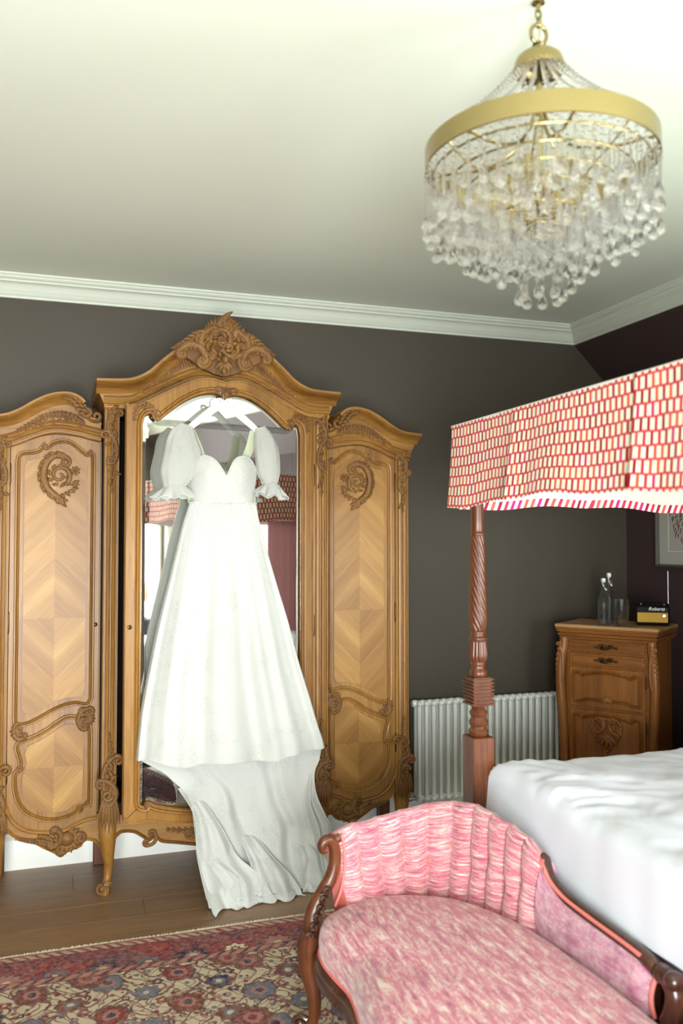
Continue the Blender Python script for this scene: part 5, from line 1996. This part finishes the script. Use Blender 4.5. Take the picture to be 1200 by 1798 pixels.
# ================================================================== chaise longue
CO = Vector((1.10, 1.95, 0))
cz_ = empty('chaise_longue', (CO.x, CO.y, .016), 0, 'pink tufted chaise longue with carved mahogany frame at the foot of the bed', 'chaise longue')
def C(p):
    return Vector(p) - CO
seat_ol = [(.875, 2.700), (.815, 2.650), (.795, 2.560), (.800, 2.46), (.812, 2.36), (.800, 2.25), (.772, 2.12), (.748, 1.95), (.735, 1.75), (.738, 1.5), (.765, 1.28), (.84, 1.16), (.98, 1.10), (1.15, 1.09), (1.30, 1.12), (1.40, 1.24), (1.43, 1.5), (1.435, 1.8), (1.43, 2.05), (1.41, 2.28), (1.36, 2.50), (1.27, 2.65), (1.14, 2.735), (1.0, 2.745)]
so = [tuple(p) for p in cr(seat_ol, 6, closed=True)]
sc_ = Vector((1.09, 1.95))
ns = len(so)
mb = MB()
def seat_uv(co):
    return ((co.y + CO.y), (co.x + CO.x) + co.z * .8)
prof = [(0.0, .474), (.25, .472), (.45, .468), (.62, .462), (.76, .453), (.86, .441), (.93, .424), (.975, .400), (1.0, .366), (1.006, .335), (1.0, .306)]
vs = [tuple(C((sc_.x, sc_.y, prof[0][1])))]
for s_, z in prof[1:]:
    for (x, y) in so:
        q = sc_ + (Vector((x, y)) - sc_) * s_
        bumpz = .006 * mnoise.noise(Vector((q.x * 7, q.y * 5, 2))) * (1 if s_ < .95 else .3)
        vs.append(tuple(C((q.x, q.y, z + bumpz))))
fs = [(0, 1 + (i + 1) % ns, 1 + i) for i in range(ns)]
for k in range(len(prof) - 2):
    for i in range(ns):
        j = (i + 1) % ns
        fs.append((1 + k * ns + i, 1 + k * ns + j, 1 + (k + 1) * ns + j, 1 + (k + 1) * ns + i))
mb.add(vs, fs)
mb.build('seat', M['chenille_seat'], cz_, 180, uv=seat_uv)
MB().tube([C((sc_.x + (x - sc_.x) * 1.003, sc_.y + (y - sc_.y) * 1.003, .306)) for x, y in so], .0055, 8, closed=True).build('seat_piping', M['coral'], cz_, 60)
rail = [Vector(C((sc_.x + (x - sc_.x) * .99, sc_.y + (y - sc_.y) * .99, .30))) for x, y in so]
MB().sweep(rail, [(-.012, .0), (-.022, -.012), (-.024, -.03), (-.014, -.044), (-.020, -.056), (.02, -.056), (.02, 0)] if True else [], N=Vector((0, 0, 1)), closed=True).build('seat_rail', M['mahog_dark'], cz_, 40)
MB().plate([(p[0] * .9 + sc_.x * .1 - CO.x, p[1] * .9 + sc_.y * .1 - CO.y) for p in so], .26, .31, fn=lambda a, b, c: (a, b, c)).build('seat_base', M['mahog_dark'], cz_, 0)

# back: runs from the scroll at the far left round the corner and down the bed side
bpath = [(.905, 2.700), (.98, 2.730), (1.08, 2.745), (1.18, 2.738), (1.27, 2.700), (1.335, 2.630), (1.375, 2.530), (1.400, 2.420), (1.415, 2.300)]
bp = cr(bpath, 12)
lens = [0]
for a, b in zip(bp, bp[1:]):
    lens.append(lens[-1] + (b - a).length)
LB = lens[-1]
def along(pth, ln, s):
    s = max(0, min(ln[-1], s))
    i = max(k for k in range(len(ln) - 1) if ln[k] <= s + 1e-9)
    t = (s - ln[i]) / max(1e-9, ln[i + 1] - ln[i])
    p = pth[i] + (pth[i + 1] - pth[i]) * t
    i0, i1 = max(0, i - 1), min(len(pth) - 1, i + 2)
    d = (pth[i1] - pth[i0]).normalized()
    return p, Vector((d.y, -d.x))            # inward normal: towards the seat
htop = [(0, .635), (.06, .650), (.15, .652), (.30, .672), (.45, .702), (.58, .716), (.72, .708), (.85, .690), (.95, .666), (1, .640)]
NCH = 10
def tuft(u, v):
    ph = (u * NCH)
    bu = abs(math.sin(PI * ph)) ** .55
    row = .5
    deep = 1.0
    for k in range(NCH + 1):                  # buttons pull in at two staggered heights
        hh = .62 if k % 2 else .42
        d2 = ((ph - k) / .45) ** 2 + ((v - hh) / .16) ** 2
        deep -= .9 * math.exp(-d2 * 1.5)
    end = min(1, (1 - u) / .05) ** .5 if u > .95 else 1
    return (.030 * bu + .014 * deep) * end
def back(u, v, outer=False):
    p, nrm = along(bp, lens, u * LB)
    ht = smoothf(htop, u)
    z0 = .40
    lean = .055 - .037 * max(0, min(1, (u - .45) / .25))
    if not outer:
        # v: 0 seat .. 0.8 crest .. 1 over the top
        a = v
        if a < .82:
            t = a / .82
            z = z0 + (ht - .03 - z0) * t
            off = .012 + tuft(u, t) * (1 - .45 * t ** 3) + .012 * t ** 3 - lean * t ** 1.3
        else:
            t = (a - .82) / .18 * PI
            z = ht - .03 + .03 * math.sin(t) + (.0 if t < PI / 2 else 0)
            off = -lean + (.012 + tuft(u, 1.0) * .55 + .012) * math.cos(t * .5) ** 1 - .036 * (1 - math.cos(t)) / 2
            z -= .02 * max(0, t - PI / 2) / (PI / 2)
    else:
        z = .30 + (ht - .05 - .30) * v
        off = -.026 - lean * v ** 1.3
    q = p + nrm * off
    return tuple(C((q.x, q.y, z)))
mb = MB()
NU, NV = 150, 40
uvd = {}
vs_, uvl = [], []
mb.grid(back, NU, NV)
for j in range(NV + 1):
    for i in range(NU + 1):
        uvl.append((i / NU * LB, j / NV * .42))
me_o = mb.build('tufted_back', M['chenille_back'], cz_, 180, fixn=False)
lay = me_o.data.uv_layers.new(name='UVMap')
for l in me_o.data.loops:
    lay.data[l.index].uv = uvl[l.vertex_index]
mb = MB()
mb.grid(lambda u, v: back(u, v, True), 60, 8)
uvl2 = [(i / 60 * LB, j / 8 * .4) for j in range(9) for i in range(61)]
ob2 = mb.build('back_outside', M['chenille_arm'], cz_, 180, fixn=False)
lay = ob2.data.uv_layers.new(name='UVMap')
for l in ob2.data.loops:
    lay.data[l.index].uv = uvl2[l.vertex_index]
# closed ends of the upholstered back
for ue in (0.0, 1.0):
    m_ = MB()
    def endp(a, v, ue=ue):
        p0, p1 = Vector(back(ue, v)), Vector(back(ue, min(1, v * 1.05), True))
        return tuple(p0 + (p1 - p0) * a)
    m_.grid(endp, 4, 20)
    m_.build('back_end', M['coral'] if ue == 0 else M['chenille_arm'], cz_, 180, uv=lambda co: (co.y * 1.0, co.z))
# buttons
for k in range(1, NCH):
    hh = .62 if k % 2 else .42
    q = Vector(back(k / NCH, hh * .82))
    p, nrm = along(bp, lens, k / NCH * LB)
    Mx = Vector((nrm.x, nrm.y, .25)).to_track_quat('Z', 'Y').to_matrix()
    MB().lathe([(.001, -.002), (.008, 0), (.009, .003), (.006, .007), (.001, .008)], 12, (q.x + nrm.x * .004, q.y + nrm.y * .004, q.z), Mx).build('button', M['coral'], me_o, 60)

# low upholstered arm along the bed side
apath = [(1.415, 2.300), (1.425, 2.20), (1.435, 2.08), (1.445, 1.95), (1.452, 1.84)]
apx = cr(apath, 8)
alen = [0]
for a, b in zip(apx, apx[1:]):
    alen.append(alen[-1] + (b - a).length)
atop = [(0, .640), (.03, .605), (.10, .578), (.22, .560), (.45, .548), (.75, .538), (.92, .530), (1, .518)]
def armp(u, v):
    p, nrm = along(apx, alen, u * alen[-1])
    zt = smoothf(atop, u)
    z = .40 + (zt - .40) * v
    off = .022 + .018 * math.sin(PI * v) - .018 * v
    if u > .9:
        off -= .02 * (u - .9) / .1
    q = p + nrm * off
    return tuple(C((q.x, q.y, z)))
mb = MB()
mb.grid(armp, 40, 14)
o3 = mb.build('low_arm', M['chenille_arm'], cz_, 180, fixn=False)
lay = o3.data.uv_layers.new(name='UVMap')
uv3 = [(LB + i / 40 * alen[-1], j / 14 * .16) for j in range(15) for i in range(41)]
for l in o3.data.loops:
    lay.data[l.index].uv = uv3[l.vertex_index]
pip = [Vector(armp(i / 40, 1.0)) + Vector((0, 0, .003)) for i in range(41)] + [Vector(armp(1, 1 - i / 10)) for i in range(1, 11)]
e0 = [Vector(back(1.0, v / 40)) for v in range(30, 41)]
pip = [Vector(back(1.0, v / 40)) for v in range(34, 22, -2)] + pip
MB().tube(pip, .0065, 8).build('arm_piping', M['coral'], cz_, 60)
# show-wood rail behind the arm, ending in a scroll
rp = []
for i in range(33):
    u = i / 32
    p, nrm = along(apx, alen, u * alen[-1])
    q = p - nrm * .012
    rp.append(C((q.x, q.y, smoothf(atop, u) - .004)))
r_ = MB()
r_.tube([Vector(C((1.425, 2.315, .645)))] + rp, [.012] + [.016 + .008 * min(1, i / 8) for i in range(33)], 10, N=Vector((0, 0, 1)), flat=.8)
r_.build('back_rail', M['mahog_dark'], cz_, 60)
s_ = MB()
e = Vector((1.462, 1.83, .515))
sp_ = cr([tuple(C(e)), tuple(C(e + Vector((.0, -.03, .0)))), tuple(C(e + Vector((.0, -.052, -.03)))), tuple(C(e + Vector((.0, -.045, -.075)))), tuple(C(e + Vector((-.002, -.03, -.12)))), tuple(C(e + Vector((-.01, -.045, -.17)))), tuple(C(e + Vector((-.02, -.09, -.205))))], 6)
s_.tube(sp_, [.024, .026, .026] + [.024] * (len(sp_) - 3), 10)
s_.lathe([(.001, -.026), (.016, -.022), (.024, -.008), (.024, .008), (.016, .022), (.001, .026)], 16, tuple(C(e + Vector((-.004, -.055, .006)))), Matrix.Rotation(R(90), 3, 'Y'))
s_.build('arm_scroll', M['mahog_dark'], cz_, 60)
# outside of the low arm
m_ = MB()
def arm_out(u, v):
    p, nrm = along(apx, alen, u * alen[-1])
    zt = smoothf(atop, u) - .01
    q = p - nrm * .022
    return tuple(C((q.x, q.y, .27 + (zt - .27) * v)))
m_.grid(arm_out, 20, 3)
m_.build('arm_outside', M['mahog_dark'], cz_, 180)

# carved scroll post at the far left
s_ = MB()
scr = [(.800, 2.700, .330), (.808, 2.706, .40), (.845, 2.712, .46), (.872, 2.716, .50), (.886, 2.716, .55), (.882, 2.712, .595), (.866, 2.706, .622), (.848, 2.702, .626), (.836, 2.700, .612), (.840, 2.700, .596), (.852, 2.700, .596)]
pts = cr([tuple(C(p)) for p in scr], 6)
m0 = len(pts)
s_.tube(pts, [(.026 - .008 * min(1, i / (m0 * .6))) if i < m0 * .7 else .018 - .008 * (i - m0 * .7) / (m0 * .3) for i in range(m0)], 12)
s_.tube([Vector(C((.886, 2.716, .618))), Vector(C((.905, 2.716, .628)))], .014, 10)
s_.build('scroll_post', M['mahog'], cz_, 60)  # more orange than the rails: warm light on the post put into its colour
pp = cr([tuple(C(p)) for p in [(.878, 2.690, .415), (.900, 2.690, .47), (.912, 2.692, .54), (.910, 2.694, .60), (.904, 2.700, .64)]], 6)
MB().tube(pp, .0045, 8).build('post_piping', M['coral'], cz_, 60)
# leaf carving on the shoulder
s_ = MB()
def leaf3(base, direction, ln, w):
    d = Vector(direction).normalized()
    pts = [Vector(base) + d * ln * t + Vector((0, 0, -.3 * ln * t * t)) for t in [i / 5 for i in range(6)]]
    s_.tube([C(p) for p in pts], [max(.001, w * math.sin(PI * (.2 + .8 * i / 5))) for i in range(6)], 6)
for k in range(6):
    t = k / 5
    base = (.860 - .060 * t, 2.690 - .012 * t, .475 - .130 * t)
    for dd in ((-.8, -.4, .35), (-.3, -.9, .1), (-.9, .1, -.2)):
        leaf3(base, dd, .034, .009)
s_.build('shoulder_carving', M['mahog_dark'], cz_, 60)
# legs
def chaise_leg(x, y, sx, sy):
    zz = [(.34, 0, 0, .034), (.29, .010, .010, .038), (.22, .010, .010, .032), (.14, -.004, -.004, .023), (.07, -.004, -.004, .018), (.03, .012, .012, .017), (.0, .022, .022, .016)]
    p = cr([tuple(C((x + sx * a, y + sy * b, z))) for z, a, b, r in zz], 4)
    rr = [interp([(i, q[3]) for i, q in enumerate(zz)], k / (len(p) - 1) * (len(zz) - 1)) for k in range(len(p))]
    l_ = MB().tube(p, rr, 12).build('leg', M['mahog'], cz_, 60)
    f_ = MB()
    c_ = C((x + sx * .034, y + sy * .030, .042))
    f_.tube([Vector((c_.x + q[0] * sx, c_.y + q[0] * sy * .6, c_.z + q[1])) for q in spiral((0, 0), .026, R(180), -1.4, .15, 20)], [.010 - .005 * i / 19 for i in range(20)], 6)
    f_.lathe([(.001, -.014), (.010, -.01), (.014, 0), (.010, .01), (.001, .014)], 10, tuple(c_))
    f_.build('scroll_foot', M['mahog_dark'], l_, 60)
chaise_leg(.805, 2.700, -1, .9)
chaise_leg(1.360, 2.640, .8, .8)
chaise_leg(.80, 1.24, -1, -.9)
chaise_leg(1.38, 1.24, .8, -.9)

# ================================================================== chandelier
KX, KY = 1.118, 1.808
kd = empty('chandelier', (KX, KY, ZC), 0, 'brass chandelier dripping with clear glass drops below the ceiling', 'chandelier')
def K(z):
    return z - ZC
m_ = MB()
m_.lathe([(.001, K(2.95)), (.016, K(2.949)), (.016, K(2.946)), (.006, K(2.942)), (.004, K(2.926)), (.001, K(2.926))], 24)
m_.build('ceiling_hook', M['brass'], kd, 40)
for i, z in enumerate((2.918, 2.898)):
    a = [(.008 * math.cos(t), 0, K(z) + .014 * math.sin(t)) for t in [2 * PI * k / 16 for k in range(16)]]
    if i % 2:
        a = [(0, p[0], p[2]) for p in a]
    MB().tube(a, .0022, 6, closed=True).build('chain_link', M['brass'], kd, 60)
MB().tube(cr([(.004, .004, K(2.93)), (.008, .0, K(2.90)), (.003, .003, K(2.86)), (0, 0, K(2.83))], 5), .0025, 6).build('flex', plain('flex_grey', srgb(150, 156, 120), .6), kd, 60)
MB().tube([(.022 * math.cos(t), .0, K(2.868) + .024 * math.sin(t)) for t in [2 * PI * k / 28 for k in range(28)]], .0048, 8, closed=True).build('hanging_loop', M['brass'], kd, 60)
m_ = MB()
m_.lathe([(.001, K(2.848)), (.010, K(2.847)), (.016, K(2.842)), (.010, K(2.836)), (.008, K(2.832)), (.018, K(2.828)), (.040, K(2.820)), (.056, K(2.806)), (.061, K(2.792)), (.061, K(2.772)), (.058, K(2.772)), (.058, K(2.790)), (.05, K(2.802)), (.001, K(2.815))], 36, cap=False)
m_.build('crown_cap', M['brass'], kd, 40)
RR = .279
m_ = MB()
m_.lathe([(RR, K(2.585)), (RR + .002, K(2.583)), (RR + .002, K(2.534)), (RR, K(2.532)), (RR - .003, K(2.534)), (RR - .003, K(2.583)), (RR, K(2.585))], 90, cap=False)
m_.build('ring_band', M['brass'], kd, 40)
MB().tube([(0, 0, K(2.815)), (0, 0, K(2.62)), (0, 0, K(2.42))], [.006, .009, .008], 10).build('stem', M['brass'], kd, 60)
for k in range(6):
    a = 2 * PI * k / 6 + .3
    p = [(r * math.cos(a), r * math.sin(a), K(z)) for r, z in ((.006, 2.69), (.03, 2.63), (.08, 2.575), (.16, 2.555), (.24, 2.56), (RR - .003, 2.56))]
    MB().tube(cr(p, 5), .0042, 6).build('arm', M['brass'], kd, 60)
tiers = [(.262, 2.520, 34), (.222, 2.500, 30), (.180, 2.480, 26), (.138, 2.455, 20), (.096, 2.418, 14), (.052, 2.382, 8)]
for r, z, n_ in tiers:
    MB().tube([(r * math.cos(t), r * math.sin(t), K(z)) for t in [2 * PI * i / 48 for i in range(48)]], .0028, 6, closed=True).build('tier_ring', M['brass'], kd, 60)
for k in range(4):
    a = 2 * PI * k / 4 + .2
    p = [(r * math.cos(a), r * math.sin(a), K(z)) for r, z in ((RR - .004, 2.534), (.262, 2.52), (.222, 2.5), (.18, 2.48), (.138, 2.455), (.096, 2.425), (.052, 2.395), (.005, 2.40))]
    MB().tube(p, .0025, 6).build('tier_strut', M['brass'], kd, 60)
for k in range(4):
    a = 2 * PI * k / 4 + .7
    x, y = .085 * math.cos(a), .085 * math.sin(a)
    MB().tube(cr([(0, 0, K(2.50)), (x * .5, y * .5, K(2.470)), (x, y, K(2.475)), (x, y, K(2.50))], 4), .004, 6).build('lamp_arm', M['brass'], kd, 60)
    MB().lathe([(.006, K(2.485)), (.013, K(2.49)), (.013, K(2.53)), (.010, K(2.535)), (.001, K(2.535))], 14, (x, y, 0)).build('lamp_holder', M['brass'], kd, 40)
m_ = MB()
m_.lathe([(.001, K(2.52)), (.03, K(2.518)), (.034, K(2.505)), (.034, K(2.475)), (.028, K(2.468)), (.001, K(2.465))], 24)
m_.build('hub', M['brass'], kd, 40)
# strands of beads from the crown to the ring
bead_p = [(.0006, -.0056), (.0036, -.0044), (.0056, 0), (.0036, .0044), (.0006, .0056)]
for k in range(34):
    a = 2 * PI * k / 34
    m_ = MB()
    nb = 19
    for i in range(nb):
        t = (i + .5) / nb
        r = .058 + (RR - .010 - .058) * (t ** 1.1)
        z = 2.782 + (2.586 - 2.782) * t - .012 * math.sin(PI * t)
        m_.lathe(bead_p, 6, (r * math.cos(a), r * math.sin(a), K(z)))
    m_.build('bead_strand', M['crystal'], kd, 60)
# short strands hanging inside the crown
for k in range(8):
    a = 2 * PI * k / 8
    m_ = MB()
    for i in range(5):
        m_.lathe(bead_p, 6, (.040 * math.cos(a), .040 * math.sin(a), K(2.79 - .013 * i)))
    m_.build('bead_strand', M['crystal'], kd, 60)
# glass drops: one mesh per length, each drop its own part
def drop_mesh(ln):
    m_ = MB()
    nb = max(2, int(ln / .018))
    for i in range(2):
        m_.lathe([(.0005, -.005), (.0042, -.003), (.0052, 0), (.0042, .003), (.0005, .005)], 8, (0, 0, -.006 - i * .012))
    m_.lathe([(.0006, -.026), (.0022, -.028), (.0022, -ln + .05), (.003, -ln + .034), (.0062, -ln + .024), (.0104, -ln + .016), (.012, -ln + .0095), (.0112, -ln + .003), (.0075, -ln - .002), (.003, -ln - .0042), (.0006, -ln - .0045)], 12)
    return m_
lens_ = [.09, .105, .12, .14, .16, .18]
proto = {}
random.seed(5)
def put_drop(r, a, z, ln):
    if ln not in proto:
        o = drop_mesh(ln).build('crystal_drop', M['crystal'], kd, 60)
        proto[ln] = o
    else:
        o = dup(proto[ln], kd)
    o.location = (r * math.cos(a), r * math.sin(a), K(z))
    o.rotation_euler = (0, 0, random.uniform(0, 6))
for ti, (r, z, n_) in enumerate(tiers):
    base = (.18, .18, .18, .18, .18, .18)[ti]
    for k in range(n_):
        put_drop(r, 2 * PI * k / n_ + .03 * ti, z, (.16, .18, .14)[(k + ti) % 3] if ti < 5 else .18)
for k in range(44):                                                       # fringe on the ring itself
    put_drop(RR - .001, 2 * PI * k / 44, 2.530, (.18, .16, .12, .14)[k % 4])
for ti, (r, z, n_) in enumerate(tiers[:5]):                               # a second, shorter row between
    for k in range(n_):
        put_drop(r - .012, 2 * PI * (k + .5) / n_ + .03 * ti, z, (.09, .12, .105)[k % 3])

# ================================================================== things the mirror looks at
tb2 = empty('console_table', (2.85, -1.32, 0), 0, 'low black console table under the window opposite the wardrobe', 'table')
MB().bbox(-.42, .42, -.18, .18, .72, .76).build('table_top', M['black'], tb2)
MB().bbox(-.38, .38, -.15, .15, .58, .72).build('frieze_drawer', M['black'], tb2)
for sx in (-1, 1):
    for sy in (-1, 1):
        MB().bbox(sx * .37 - .02, sx * .37 + .02, sy * .14 - .02, sy * .14 + .02, 0, .58).build('leg', M['black'], tb2)
lp = empty('table_lamp', (2.85, -1.32, .76), 0, 'table lamp with a copper shade on the black console table', 'lamp')
MB().lathe([(.001, 0), (.07, .001), (.07, .012), (.02, .02), (.012, .05), (.03, .10), (.034, .14), (.012, .2), (.008, .24), (.001, .24)], 24).build('base', M['black'], lp, 40)
MB().lathe([(.15, .20), (.06, .40), (.058, .40), (.148, .20), (.15, .20)], 32, cap=False).build('shade', M['lampshade'], lp, 40)
